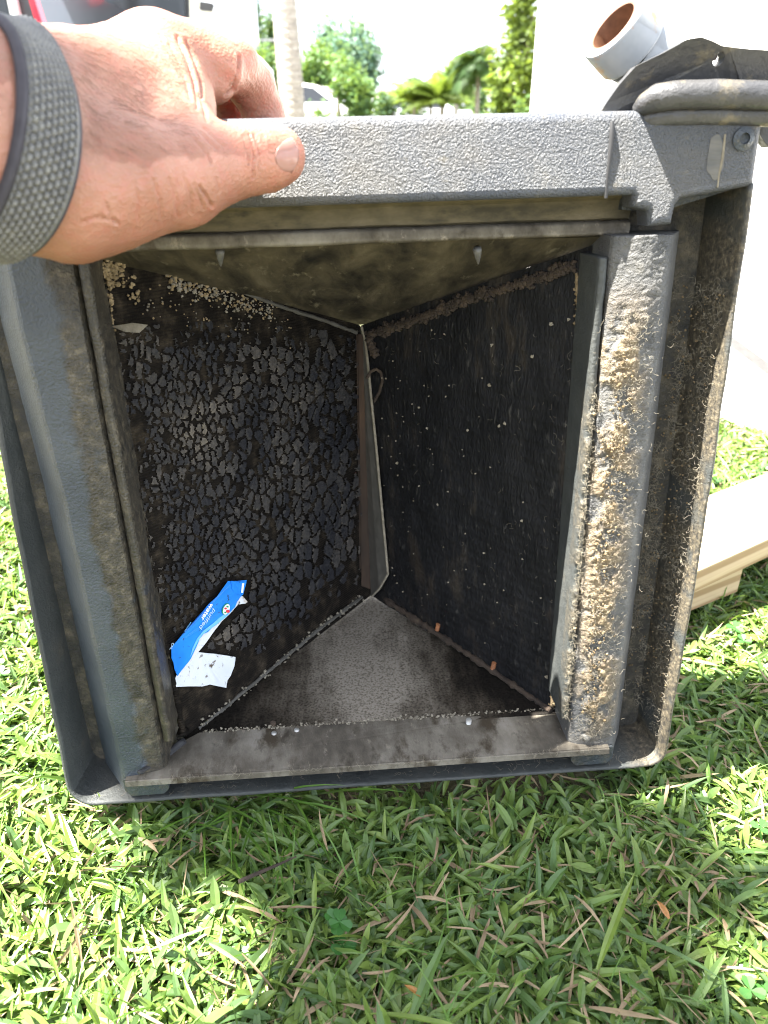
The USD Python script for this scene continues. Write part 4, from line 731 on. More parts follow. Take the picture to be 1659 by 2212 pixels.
def letter(text, p0, p1, height, mt, name, off=.0046, bold=False):
    a, b_ = uv(L(*q2(*p0), off)), uv(L(*q2(*p1), off)); m = meshkit.text_mesh(text, height, .0001, bold); w = m.bounds[1][0]; d = (b_ - a); sc = np.linalg.norm(d) / w; d /= np.linalg.norm(d)
    # picture-up of the lettering lies towards the label's torn side
    A_ = uv(L(*q2(p0[0] + 40, p0[1] + 30), off)) - a; pr = np.array([-d[1], d[0]]); pr *= np.sign(pr @ A_)
    v_ = m.vertices; P2 = a + v_[:, :1] * sc * d + v_[:, 1:2] * sc * pr
    m.vertices = LP + P2[:, :1] * eu + P2[:, 1:] * ev + NL * (off + v_[:, 2:3]) - base_o
    return obj(name, fix(m), mt, bl)
letter('water', (765, 555), (630, 760), .0022, m_inkw, 'lettering', bold=True)
letter('purified', (800, 625), (610, 870), .0022, m_ink, 'lettering')
letter('CAL', (262, 1070), (228, 1160), .0022, m_ink, 'lettering')
letter('enhanced', (500, 800), (420, 920), .0012, m_blue2, 'lettering')
def oval(cx, cy, a, b_, ang, n=28): t_ = np.linspace(0, 2 * np.pi, n, endpoint=False); c_, s_ = math.cos(ang), math.sin(ang); return [(cx + a * math.cos(k) * c_ - b_ * math.sin(k) * s_, cy + a * math.cos(k) * s_ + b_ * math.sin(k) * c_) for k in t_]
lsheet(lpoly(oval(920, 622, 78, 44, 1.95)), .0046, m_greenp, 'emblem', bl, 0.0); lsheet(lpoly(oval(920, 622, 70, 37, 1.95)), .0050, m_inkw, 'emblem', bl, 0.0)
lsheet(lpoly(oval(935, 645, 24, 20, 0)), .0054, m_redp, 'emblem', bl, 0.0); lsheet(lpoly(oval(905, 610, 16, 13, 0)), .0054, m_redp, 'emblem', bl, 0.0); lsheet(lpoly(oval(930, 585, 16, 10, .4)), .0054, m_greenp, 'emblem', bl, 0.0); lsheet(lpoly(oval(900, 660, 12, 10, .4)), .0054, m_greenp, 'emblem', bl, 0.0)
#@@HAND
# ------------------------------------------------------------------ the person's left hand and forearm
def cp(px, py, d): return np.array([(px - CX) / F * d, (py - CY) / F * d, d])     # lens-side coordinates: right, down, forward
A0 = np.array([.60, .02, .80]); A0 /= np.linalg.norm(A0); W0 = cp(-34, 304, .236)
HB = {  # group: list of (p0, r0, p1, r1)
 'arm': [(W0 - A0 * .17 + [0, .012, 0], .040, W0 - A0 * .06, .034), (W0 - A0 * .06, .034, W0, .0290), (W0 + [0, -.002, 0], .0280, cp(110, 240, .266), .0225), (W0 + [0, .004, 0], .0275, cp(150, 400, .250), .0205)],
 'palm': [(cp(110, 262, .264), .0205, cp(330, 132, .300), .0158), (cp(110, 262, .274), .021, cp(325, 132, .319), .0146), (cp(120, 285, .284), .021, cp(320, 146, .338), .0136), (cp(120, 310, .294), .020, cp(300, 165, .352), .0128),
          (cp(110, 330, .264), .0250, cp(300, 265, .292), .0190), (cp(220, 262, .276), .0225, cp(335, 212, .297), .0190), (cp(190, 445, .264), .0120, cp(150, 490, .262), .0085), (cp(200, 430, .270), .0150, cp(320, 330, .292), .0160)],
 'thumb': [(cp(160, 400, .250), .0205, cp(270, 385, .258), .0185), (cp(270, 385, .258), .0190, cp(405, 374, .274), .0158), (cp(405, 374, .274), .0158, cp(475, 358, .281), .0124), (cp(475, 358, .281), .0122, cp(545, 344, .286), .0114), (cp(545, 344, .286), .0114, cp(585, 339, .2885), .0108), (cp(585, 339, .2885), .0108, cp(602, 336, .2895), .0096),
           (cp(240, 440, .262), .0105, cp(300, 445, .267), .0090), (cp(330, 430, .270), .0110, cp(385, 420, .273), .0115)],
 'web': [(cp(380, 290, .282), .0125, cp(350, 220, .294), .0150), (cp(408, 300, .282), .0095, cp(400, 228, .298), .0100)],
 'index': [(cp(335, 120, .300), .0155, cp(420, 132, .310), .0138), (cp(420, 132, .310), .0136, cp(494, 140, .318), .0108)],
 'index2': [(cp(506, 144, .321), .0112, cp(545, 190, .334), .0098), (cp(545, 190, .334), .0098, cp(571, 245, .342), .0090), (cp(571, 245, .342), .0090, cp(588, 310, .344), .0080)],
 'pad': [(cp(470, 155, .312), .0108, cp(460, 176, .312), .0088)],
 'middle': [(cp(325, 126, .319), .0148, cp(465, 154, .338), .0108), (cp(465, 154, .338), .0104, cp(500, 235, .356), .0090), (cp(500, 235, .356), .0090, cp(515, 310, .358), .0075)],
 'ring': [(cp(320, 142, .338), .0138, cp(440, 162, .358), .0104), (cp(440, 162, .358), .0100, cp(470, 240, .372), .0085), (cp(470, 240, .372), .0085, cp(480, 310, .372), .0070)],
 'little': [(cp(300, 165, .352), .0126, cp(400, 175, .374), .0090), (cp(400, 175, .374), .0086, cp(430, 240, .386), .0074), (cp(430, 240, .386), .0074, cp(438, 300, .384), .0062)],
}
def rcone(p, a, ra, b, rb):
    ab = b - a; l2 = ab @ ab; t = np.clip((p - a) @ ab / l2, 0, 1)
    return np.linalg.norm(p - a - t[..., None] * ab, axis=-1) - (ra + (rb - ra) * t)
def smin(a, b, k): h = np.clip(.5 + .5 * (b - a) / k, 0, 1); return b * (1 - h) + a * h - k * h * (1 - h)
def hand_sdf(p):
    def grp(n, k):
        d = None
        for a, ra, b, rb in HB[n]: q = rcone(p, a, ra, b, rb); d = q if d is None else smin(d, q, k)
        return d
    d = smin(grp('arm', .012), grp('palm', .012), .016); d = smin(d, grp('thumb', .005), .009); d = smin(d, grp('web', .008), .010)
    ix = smin(grp('index', .004), grp('pad', .003), .005); ix = smin(ix, grp('index2', .003), .0030)
    d = smin(d, ix, .006)
    for n in ('middle', 'ring', 'little'): d = smin(d, grp(n, .004), .0035)
    return d
def surface_net(fn, lo, hi, h):
    n = np.ceil((hi - lo) / h).astype(int); ax = [lo[i] + h * np.arange(n[i] + 1) for i in range(3)]
    S = np.empty(n + 1, np.float32)
    for i, x in enumerate(ax[0]): S[i] = fn(np.stack(np.meshgrid([x], ax[1], ax[2], indexing='ij'), -1).astype(np.float32))[0]
    neg = S < 0; acc = np.zeros((*n, 3)); cnt = np.zeros(n)
    sl = lambda o: tuple(slice(o[k], o[k] + n[k]) for k in range(3))
    for e in range(3):
        u, w = [(1, 2), (0, 2), (0, 1)][e]
        for du in (0, 1):
            for dw in (0, 1):
                o = [0, 0, 0]; o[u], o[w] = du, dw; o2 = list(o); o2[e] = 1
                s0, s1 = S[sl(o)], S[sl(o2)]; cr = neg[sl(o)] != neg[sl(o2)]; t = np.where(cr, s0 / np.where(cr, s0 - s1, 1), 0)
                pt = np.zeros((*n, 3)); pt[..., u] = du; pt[..., w] = dw; pt[..., e] = t
                acc += pt * cr[..., None]; cnt += cr
    on = cnt > 0; idx = -np.ones(n, int); idx[on] = np.arange(on.sum())
    v = lo + h * (np.argwhere(on) + acc[on] / cnt[on][:, None]); f = []
    for e in range(3):
        u, w = [(1, 2), (2, 0), (0, 1)][e]
        s0 = [slice(1, -1)] * 3; s1 = [slice(1, -1)] * 3; s0[e] = slice(0, -1); s1[e] = slice(1, None)
        a, b = neg[tuple(s0)], neg[tuple(s1)]; off = np.ones(3, int); off[e] = 0
        for q, flip in ((a & ~b, False), (~a & b, True)):
            c = np.argwhere(q) + off; eu_ = np.zeros(3, int); eu_[u] = 1; ew = np.zeros(3, int); ew[w] = 1
            g_ = [idx[tuple((c - k).T)] for k in (eu_ * 0, eu_, eu_ + ew, ew)]
            g_ = np.stack(g_, 1); g_ = g_[(g_ >= 0).all(1)]
            if flip: g_ = g_[:, ::-1]
            f += [g_[:, [0, 1, 2]], g_[:, [0, 2, 3]]]
    return trimesh.Trimesh(v, np.vstack(f), process=False)
lo = np.array([-.262, -.245, .090]); hi = np.array([-.030, -.045, .412])
def arm_cut(p): return np.maximum(hand_sdf(p), -.255 - p[..., 0])
hm = surface_net(arm_cut, lo, hi, .0018)
hm = hm.subdivide()
def proj(v):
    for _ in range(2):
        d = hand_sdf(v); g_ = np.stack([hand_sdf(v + e) - hand_sdf(v - e) for e in np.eye(3) * 4e-4], 1); g_ /= np.maximum(np.linalg.norm(g_, axis=1), 1e-9)[:, None]; v = v - g_ * np.clip(d, -.002, .002)[:, None]
    return v, g_
v, gn = proj(np.array(hm.vertices)); cutm = v[:, 0] < -.2535; v[cutm] = hm.vertices[cutm]
# creases, tendons and fine wrinkles
sx_, sy_ = CX + F * v[:, 0] / v[:, 2], CY + F * v[:, 1] / v[:, 2]; facing = np.clip(-gn[:, 2] + .25, 0, 1) > 0
disp = .0009 * (meshkit.fbm(v * 70, 3, 3) - .5) + .00045 * (meshkit.fbm(v * np.array([260, 500, 260]), 3, 4) - .5)
def crease(pts, w, depth, bulge=.35):
    global disp
    P = np.array(pts, float); best = np.full(len(v), 1e9)
    for a, b in zip(P[:-1], P[1:]):
        ab = b - a; q = np.stack([sx_, sy_], 1) - a; t = np.clip(q @ ab / (ab @ ab), 0, 1); best = np.minimum(best, np.linalg.norm(q - t[:, None] * ab, axis=1))
    disp = disp + facing * (-depth * np.exp(-(best / w) ** 2) + depth * bulge * np.exp(-((best - 2.4 * w) / (1.4 * w)) ** 2))
for pts, w, d in [([(430, 402), (446, 425), (458, 446)], 3.5, .0011), ([(418, 395), (430, 425), (440, 452)], 3, .0006), ([(395, 380), (412, 420), (415, 460)], 3.5, .0005), ([(468, 385), (474, 410), (468, 428)], 3, .0004),
                  ([(537, 290), (545, 315), (548, 350), (545, 385)], 3, .0007), ([(548, 292), (557, 318), (560, 345), (558, 372)], 3, .0005), ([(526, 292), (533, 320), (535, 352)], 3, .0005), ([(566, 295), (570, 320)], 3, .0003),
                  ([(400, 85), (420, 130), (434, 175), (436, 210)], 4, .0011), ([(382, 80), (405, 130), (420, 180), (425, 235)], 4, .0009), ([(365, 95), (385, 135), (402, 180), (412, 220)], 4, .0006), ([(345, 75), (372, 125), (392, 170)], 3.5, .0005),
                  ([(428, 205), (440, 235), (446, 262)], 4, .0008), ([(515, 120), (513, 160), (503, 192), (488, 204)], 3.5, .0014),
                  ([(430, 285), (450, 305), (470, 322)], 3.5, .0005), ([(420, 300), (445, 330), (455, 352)], 3.5, .0005), ([(440, 275), (465, 300), (488, 318)], 3, .0004),
                  ([(228, 440), (240, 468), (258, 484)], 4, .0006), ([(330, 390), (345, 430), (350, 470)], 4, .0005), ([(365, 385), (380, 425), (384, 466)], 4, .0005), ([(175, 480), (215, 468), (250, 478)], 4, .0008),
                  ([(290, 395), (300, 440), (300, 480)], 4, .0004), ([(150, 400), (180, 420)], 5, .0002)]:
    crease(pts, w * .8, d * .85)
v = v + gn * disp[:, None]; v[cutm, 0] = hm.vertices[cutm, 0]
towld = lambda P: EYE + P @ C.T
elb = towld(W0 - A0 * .17)
person = thing('person', 'person’s left hand and wrist in a woven watch strap, gripping the top rim'.replace('’', "'"), 'person', loc=elb)
m_skin = mat('skin', {
    'tc': ('texture_coordinate', {}), 'n': ('noise_texture', {'scale': 32.0, 'detail': 5.0, 'roughness': .6}), 'n2': ('noise_texture', {'scale': 260.0, 'detail': 3.0}),
    'r': ('rgb_ramp', {'ramp': [(.28, (.195, .090, .056)), (.5, (.255, .122, .080)), (.72, (.305, .150, .104))]}),
    'vo': ('voronoi_texture', {'scale': 850.0}), 'b0': ('bump', {'strength': .55, 'distance': .0004}), 'w': ('noise_texture', {'scale': 420.0, 'detail': 3.0, 'roughness': .6}), 'mp': ('mapping', {'scale': (1, 1, 1)}),
    'b1': ('bump', {'strength': .35, 'distance': .0006}),
    'mx': ('mix_color', {'b': (.30, .105, .075), 'fac': .3}), 'rr': ('rgb_ramp', {'ramp': [(.45, (0, 0, 0)), (.8, (.5, .5, .5))]}),
    'p': ('principled_bsdf', {'roughness': .48, 'specular_ior_level': .45, 'subsurface_weight': .25, 'subsurface_scale': .004, 'subsurface_radius': (1, .35, .2)})},
    [('tc.object', 'n.vector'), ('n.fac', 'r.fac'), ('tc.object', 'n2.vector'), ('n2.fac', 'rr.fac'), ('r.color', 'mx.a'), ('rr.color', 'mx.fac'), ('mx.result', 'p.base_color'), ('tc.object', 'vo.vector'), ('vo.distance', 'b0.height'),
     ('tc.object', 'mp.vector'), ('mp.vector', 'w.vector'), ('w.fac', 'b1.height'), ('b0.normal', 'b1.normal'), ('b1.normal', 'p.normal')])
hv = towld(v) - elb
hmesh = trimesh.Trimesh(hv, hm.faces, process=False)
if hmesh.volume < 0: hmesh.invert()
body_p = obj('body', hmesh, m_skin, person, smooth=True)
# thumb nail: a curved plate lying on the last joint, its free edge past the tip
nail_rows = []; nu, nv_ = 14, 12
def surf_pt(px, py):
    d = np.array([(px - CX) / F, (py - CY) / F, 1.0]); t = .22
    for _ in range(60): t += hand_sdf((d * t)[None])[0] * .9
    return d * t
for i in range(nu):
    u = i / (nu - 1); row = []
    for j in range(nv_):
        w_ = j / (nv_ - 1) * 2 - 1
        cx_, cy_ = 594 + u * 49, 339 - 3 * u; hw = (31 + 7 * math.sin(math.pi * u * .75)) * (1 - max(0, u - .72) ** 2 * 3.0) * (1 - max(0, .22 - u) ** 2 * 4)
        xx = cx_ - 9 * (w_ ** 2) * (u > .5) * (u - .5) * 2 + 10 * (1 - u) * w_ ** 2 * .9
        P = surf_pt(xx, cy_ + w_ * hw - 2 * u); row.append(P)
    nail_rows.append(row)
NR_ = np.array(nail_rows); nn = np.stack([hand_sdf(NR_ + e) - hand_sdf(NR_ - e) for e in np.eye(3) * 4e-4], -1); nn /= np.linalg.norm(nn, axis=-1)[..., None]
uu_ = np.linspace(0, 1, nu)[:, None, None]; ww_ = (np.linspace(-1, 1, nv_) ** 2)[None, :, None]
NR_ = NR_ + nn * (.00022 + .0007 * uu_ - .0005 * ww_ ** 2 * (1 - .3 * uu_)); back = NR_ - nn * .0012
nm = cat_mesh([loft(NR_, closed=False, caps=False), loft(back, closed=False, caps=False)])
edge = np.concatenate([np.arange(nv_), nv_ * np.arange(1, nu) + nv_ - 1, (nu - 1) * nv_ + np.arange(nv_ - 2, -1, -1), nv_ * np.arange(nu - 2, 0, -1)])
N0 = nu * nv_; nm = trimesh.Trimesh(nm.vertices, np.vstack([nm.faces[:len(nm.faces) // 2], nm.faces[len(nm.faces) // 2:][:, ::-1]] + [[[a, b, b + N0], [a, b + N0, a + N0]] for a, b in zip(edge, np.roll(edge, -1))]), process=False)
nm.vertices = towld(nm.vertices) - elb; fix(nm)
m_nail = pbr('thumb_nail', [(.3, (.235, .112, .088)), (.7, (.285, .145, .118))], 60, rough=.22, bumps=[(160, .0002, .4, 'noise')], extra={'subsurface_weight': .2, 'subsurface_scale': .002})
obj('thumb_nail', nm, m_nail, body_p, smooth=True, label='pale thumb nail')
# short dark hairs on the back of the hand
hr = np.random.default_rng(12); fi = hr.integers(0, len(v), 26000); hs = []
for i in fi:
    if len(hs) > 1500: break
    if not (60 < sx_[i] < 400 and 70 < sy_[i] < 330 and gn[i, 2] < .45 and gn[i, 1] < .15): continue
    if hr.random() > .5: continue
    p = v[i]; d = np.array([.9, .25, .25]) + hr.normal(size=3) * .25; d -= gn[i] * (d @ gn[i]); d /= np.linalg.norm(d); L_ = hr.uniform(.003, .0065)
    hs.append(towld(np.array([p, p + d * L_ * .5 + gn[i] * .0009, p + d * L_ + gn[i] * .0010])) - elb)
m_hair = mat('arm_hair', {'p': ('principled_bsdf', {'base_color': (.12, .06, .035), 'roughness': .5})}, [])
curves('hair', hs, .00007, m_hair, body_p, kind='stuff', label='fine hairs on the back of the hand')
# woven strap around the wrist
axd = A0
cen = W0 + A0 * .0035; e1_ = np.cross(axd, [0, 0, 1]); e1_ /= np.linalg.norm(e1_); e2_ = np.cross(axd, e1_)
def ring_pt(s, phi, off):
    c0 = cen + axd * s + np.zeros((len(phi), 1)) * axd; d = np.cos(phi)[:, None] * e1_ + np.sin(phi)[:, None] * e2_; t = np.full(len(phi), .05)
    for _ in range(70): t -= np.clip(hand_sdf(c0 + d * t[:, None]) - off, -.004, .004) * .7
    return c0 + d * t[:, None]
W2 = .0085; NS, NP = 64, 900; phi = np.linspace(0, 2 * np.pi, NP, endpoint=False)
ss = np.linspace(-W2, W2, 9); base_r = np.stack([ring_pt(s, phi, .0011) for s in ss])
k = np.linspace(0, 8, NS); base_r = np.stack([[base_r[int(min(7, math.floor(q)))] * (1 - (q - min(7, math.floor(q)))) + base_r[int(min(7, math.floor(q))) + 1] * (q - min(7, math.floor(q)))] for q in k])[:, 0]
outd = base_r - base_r.mean(1, keepdims=True); outd -= (outd @ axd)[..., None] * axd; outd /= np.linalg.norm(outd, axis=-1, keepdims=True)
su = np.linspace(0, 1, NS)[:, None]; rowi = np.floor(su * 9); nper = 82
ph = (phi[None] / (2 * np.pi) * nper + .5 * (rowi % 2)) % 1.0; loc_s = (su * 9) % 1.0
tile = np.sqrt(np.clip(1 - (np.abs(loc_s - .5) * 2) ** 2.2, 0, 1)) * np.clip(1 - (np.abs(ph - .5) * 2) ** 2.5, 0, 1)
sel = (su > .06) & (su < .94); hgt_ = np.where(sel, .0013 * tile, .0002)
outer = base_r + outd * (.0011 + hgt_)[..., None]; inner = base_r - outd * .0006
grid = np.concatenate([outer, inner[::-1]], 0); grid = np.concatenate([grid, grid[:1]], 0)
st_m = loft(np.transpose(grid, (1, 0, 2))[list(range(NP)) + [0]], closed=False, caps=False); st_m.vertices = towld(st_m.vertices) - elb
m_strap = pbr('woven_strap', [(.3, (.09, .09, .092)), (.6, (.14, .14, .135)), (.8, (.20, .195, .17))], 200, rough=.75, bumps=[(2400, .0002, .6, 'noise')])
fix(st_m)
strap = obj('watch_strap', st_m, m_strap, person, smooth=50, label='grey woven watch strap')
m_strapd = pbr('dark_strap_edge', [(.3, (.018, .016, .022)), (.7, (.035, .032, .04))], 200, rough=.8)
for k_, s_ in enumerate((-W2 - .0004, W2 + .0002)):
    rp = ring_pt(s_, phi[::6], .0014); rp = np.vstack([rp, rp[:1]]); sub_m = tube(rp, (.0018 if k_ == 0 else .0010), 8); sub_m.vertices = towld(sub_m.vertices) - elb; obj('strap_edge', sub_m, m_strapd, strap, smooth=True)
#@@GRASS
# ------------------------------------------------------------------ grass: instanced tufts of broad leaves, one uncountable mass
gr = np.random.default_rng(21)
def blade(p, az, el, L, w, r, bend=.7, fold=.25, n=5):
    t = np.linspace(0, 1, n); ang = el - bend * t ** 1.3; d = np.array([math.cos(az), math.sin(az), 0]); s = np.array([-math.sin(az), math.cos(az), 0])
    x = np.r_[0, np.cumsum(np.cos(ang[:-1]))] * L / (n - 1); z = np.r_[0, np.cumsum(np.sin(ang[:-1]))] * L / (n - 1)
    ws = w * np.array([.35, .95, 1.0, .7, .03]) if n == 5 else w * np.interp(t, [0, .2, .6, .85, 1], [.5, 1, .9, .5, .03])
    P = p + d * x[:, None] + np.array([0, 0, 1]) * z[:, None]; tw = r.normal() * .5; side = s * math.cos(tw) + np.array([0, 0, 1]) * math.sin(tw)
    up = np.array([0, 0, 1]) * (ws * fold)[:, None]
    V_ = np.stack([P - side * ws[:, None] * .5 + up, P, P + side * ws[:, None] * .5 + up], 1).reshape(-1, 3)
    f = [];
    for i in range(n - 1):
        for j in (0, 1): a = i * 3 + j; f += [[a, a + 3, a + 1], [a + 1, a + 3, a + 4]]
    return V_, np.array(f)
def merge(parts):
    vs, fs, k = [], [], 0
    for v_, f_ in parts: vs.append(v_); fs.append(f_ + k); k += len(v_)
    return trimesh.Trimesh(np.vstack(vs), np.vstack(fs), process=False)
def tuft(n, L, w, el, r, spread=.012):
    return merge([blade(np.array([r.normal() * spread, r.normal() * spread, r.uniform(0, .006)]), r.uniform(0, 6.28), r.uniform(*el), r.uniform(*L), r.uniform(*w), r, r.uniform(.2, 1.3)) for _ in range(n)])
def leaf_look(name, ramp, trans, tcol, rough=.42):
    return mat(name, {'g': ('geometry', {}), 'oi': ('object_info', {}), 'ad': ('math', {'math_type': 'multiply_add', 'value2': .6}), 'ml': ('math', {'math_type': 'multiply', 'value2': .4}), 'r': ('rgb_ramp', {'ramp': ramp}),
        'tc': ('geometry', {}), 'n': ('noise_texture', {'scale': 90.0, 'detail': 3.0}), 'nr': ('rgb_ramp', {'ramp': [(.3, (.75, .75, .75)), (.7, (1.1, 1.1, 1.1))]}), 'mu': ('mix_color', {'blend_type': 'multiply', 'fac': 1.0, 'use_clamp': False}),
        'p': ('principled_bsdf', {'roughness': rough, 'specular_ior_level': .5}), 't': ('translucent_bsdf', {}), 'y': ('mix_color', {'fac': .55, 'b': tcol}), 'mx': ('mix_closure', {'fac': trans})},
        [('g.random_per_island', 'ad.value1'), ('oi.random', 'ml.value1'), ('ml.value', 'ad.value3'), ('ad.value', 'r.fac'), ('tc.position', 'n.vector'), ('n.fac', 'nr.fac'), ('r.color', 'mu.a'), ('nr.color', 'mu.b'),
         ('mu.result', 'p.base_color'), ('mu.result', 'y.a'), ('y.result', 't.color'), ('p.BSDF', 'mx.closure1'), ('t.BSDF', 'mx.closure2')], surface='mx.closure')
m_grass = leaf_look('grass_leaf', [(0, (.065, .125, .042)), (.22, (.125, .20, .045)), (.5, (.215, .285, .06)), (.76, (.32, .34, .09)), (.9, (.45, .42, .2)), (1, (.52, .43, .29))], .32, (.24, .40, .03))
m_fine = leaf_look('fine_grass', [(0, (.07, .16, .022)), (1, (.16, .26, .04))], .35, (.3, .45, .05))
m_clover = leaf_look('clover_leaf', [(0, (.035, .12, .025)), (1, (.075, .19, .035))], .3, (.2, .42, .03))
m_straw = leaf_look('dry_straw', [(0, (.18, .125, .07)), (.5, (.36, .27, .16)), (1, (.52, .43, .29))], .15, (.4, .3, .15), .7)
m_orange_leaf = leaf_look('orange_leaf', [(0, (.30, .13, .035)), (1, (.42, .22, .06))], .3, (.6, .25, .04))
def inside_pan(P, pad=0.0):
    Q = (P - EYE) @ RB + CB; return (np.abs(Q[:, 0]) < .172 + pad) & (Q[:, 1] > -.004 - pad) & (Q[:, 1] < .2)
conc = full.buffer(.0)
import shapely
def scatter(n, region, dens_fn=None):
    P = gr.uniform([region[0], region[1]], [region[2], region[3]], (n, 2)); P3 = np.c_[P, ground_z(P[:, 0], P[:, 1])]
    # only where the lens could see it, with a margin
    rel = (P3 - EYE) @ C; u = CX + F * rel[:, 0] / np.maximum(rel[:, 2], .01); w_ = CY + F * rel[:, 1] / np.maximum(rel[:, 2], .01)
    ok = (rel[:, 2] > .05) & (u > -260) & (u < 1920) & (w_ < 2500) & ~inside_pan(P3, -.012) & ~shapely.contains_xy(conc, P3[:, 0], P3[:, 1])
    Qp = (P3 - EYE) @ RB + CB; ok &= ~((Qp[:, 1] > .05) & (np.abs(Qp[:, 0]) < .16) & (P3[:, 1] < 1.6))
    return P3[ok]
def instancer(name, protos, mats, P, smin_, smax_, label, cat_, tilt=.15):
    pi = UsdGeom.PointInstancer.Define(stage, numbered('/World', name)); tag(pi.GetPrim(), label, cat_, kind='stuff'); ps = []
    for i, (p_, m_) in enumerate(zip(protos, mats)):
        g_ = usdkit.mesh(stage, f'{pi.GetPath()}/tuft' + (f'_{i:03d}' if i else ''), p_, m_, smooth=False); ps.append(g_.GetPath())
    pi.CreatePrototypesRel().SetTargets(ps); n = len(P)
    pi.CreateProtoIndicesAttr(Vt.IntArray.FromNumpy(gr.integers(0, len(protos), n).astype(np.int32))); pi.CreatePositionsAttr(Vt.Vec3fArray.FromNumpy(P.astype(np.float32)))
    a = gr.uniform(0, 2 * np.pi, n); tx, ty = gr.normal(size=n) * tilt, gr.normal(size=n) * tilt; q = np.stack([np.cos(a / 2), tx / 2 * np.cos(a / 2), ty / 2 * np.cos(a / 2), np.sin(a / 2)], 1); q /= np.linalg.norm(q, axis=1)[:, None]
    pi.CreateOrientationsAttr(Vt.QuathArray([Gf.Quath(*map(float, k)) for k in q])); s = gr.uniform(smin_, smax_, n); pi.CreateScalesAttr(Vt.Vec3fArray.FromNumpy(np.repeat(s[:, None], 3, 1).astype(np.float32)))
    return pi
near = (-.75, .10, 1.1, 1.0); far = (-1.6, 1.0, 2.6, 4.2)
tufts = [tuft(9, (.010, .022), (.0028, .0050), (-.1, 1.1), np.random.default_rng(100 + i)) for i in range(9)] + [tuft(7, (.016, .034), (.0026, .0042), (.0, 1.0), np.random.default_rng(120 + i)) for i in range(4)] \
      + [tuft(10, (.010, .022), (.0030, .0050), (-.2, .8), np.random.default_rng(140 + i)) for i in range(4)] + [tuft(3, (.025, .042), (.0032, .0046), (.0, .6), np.random.default_rng(150 + i)) for i in range(1)]
Pn = scatter(36000, near); Pf = scatter(9000, far)
instancer('grass', tufts, [m_grass] * len(tufts), np.vstack([Pn, Pf]), 0.58, 1.08, 'thick broad-leaved green lawn grass with lit and shaded patches', 'grass', .2)
straws = [merge([blade(np.array([r.normal() * .02, r.normal() * .02, .002 + .010 * r.random()]), r.uniform(0, 6.28), r.uniform(-.1, .45), r.uniform(.010, .030), r.uniform(.0008, .0024), r, r.uniform(-1.2, 1.5), .15) for _ in range(5)]) for r in [np.random.default_rng(200 + i) for i in range(6)]]
instancer('dry_straw', straws, [m_straw] * 6, scatter(6500, near), .6, 1.2, 'dry straw and dead stems between the green leaves', 'straw', .2)
fine = [merge([blade(np.array([r.normal() * .012, r.normal() * .012, 0]), r.uniform(0, 6.28), r.uniform(.4, 1.3), r.uniform(.04, .075), r.uniform(.0009, .0018), r, r.uniform(.4, 1.4), .2, 7) for _ in range(7)]) for r in [np.random.default_rng(230 + i) for i in range(4)]]
instancer('fine_grass', fine, [m_fine] * 4, scatter(450, near), .5, .9, 'scattered thin grass blades', 'grass', .2)
def clover_sprig(r):
    parts = []
    for s in range(3):
        c = np.array([r.normal() * .012, r.normal() * .012, r.uniform(.014, .028)]); a0_ = r.uniform(0, 6.28)
        for k in range(3):
            a_ = a0_ + k * 2.094; d = np.array([math.cos(a_), math.sin(a_), r.uniform(-.1, .25)]); s_ = np.array([-math.sin(a_), math.cos(a_), 0]); L_ = r.uniform(.006, .0085)
            prof_ = [(0, .0), (.3, .34), (.65, .5), (.92, .38), (1.0, .12), (.93, 0)]
            pts = [c + d * L_ * t_ + s_ * L_ * w_ + np.array([0, 0, abs(w_) * L_ * .25]) for t_, w_ in prof_] + [c + d * L_ * t_ - s_ * L_ * w_ + np.array([0, 0, abs(w_) * L_ * .25]) for t_, w_ in prof_[-2:0:-1]]
            n_ = len(pts); parts.append((np.array(pts), np.array([[0, i, i + 1] for i in range(1, n_ - 1)])))
        tb_ = tube(np.array([[c[0] * .4, c[1] * .4, 0], c * [.8, .8, .6], c]), .0005, 4); parts.append((np.array(tb_.vertices), np.array(tb_.faces)))
    return merge(parts)
Pc = scatter(420, near); keepc = (Pc[:, 0] > .17) | (gr.random(len(Pc)) < .12); keepc &= meshkit.noise(np.c_[Pc[:, :2] * 9, np.zeros(len(Pc))], 4) > .42
instancer('clover', [clover_sprig(np.random.default_rng(250 + i)) for i in range(5)], [m_clover] * 5, Pc[keepc], .6, .95, 'three-leaved clover growing in the lawn right of the pan', 'clover', .15)
# the wispy bright tuft under the lip and single eye-catching leaves
r = np.random.default_rng(77); c0 = G(520, 1752, .012); c0[1] += .012
tf = merge([blade(np.array([r.normal() * .022, r.normal() * .006, 0]), r.normal() * .75 - .75 + 0 * i, r.uniform(.15, .75), r.uniform(.05, .085), r.uniform(.0012, .0022), r, r.uniform(.3, 1.0), .2, 7) for i in range(85)])
t = thing('grass_tuft', 'bright wispy tuft of thin grass sticking out under the bottom lip of the pan', 'grass tuft', loc=[c0[0], c0[1], ground_z(c0[0], c0[1])]); obj('blades', tf, m_fine, t)
for i, (px, py, lb_, az, mt, L_, w_) in enumerate([(1445, 1985, 'small orange dead leaf in the grass below the right end of the lip', 1.9, m_orange_leaf, .010, .0034), (915, 2155, 'small orange dead leaf in the shade at the bottom middle', 2.6, m_orange_leaf, .010, .003)]):
    p = G(px, py, .022); v_, f_ = blade(np.zeros(3), az, .25, L_, w_, np.random.default_rng(i), .5, .2); t = thing('fallen_leaf', lb_, 'leaf', loc=p); obj('blade', trimesh.Trimesh(v_, f_, process=False), mt, t)
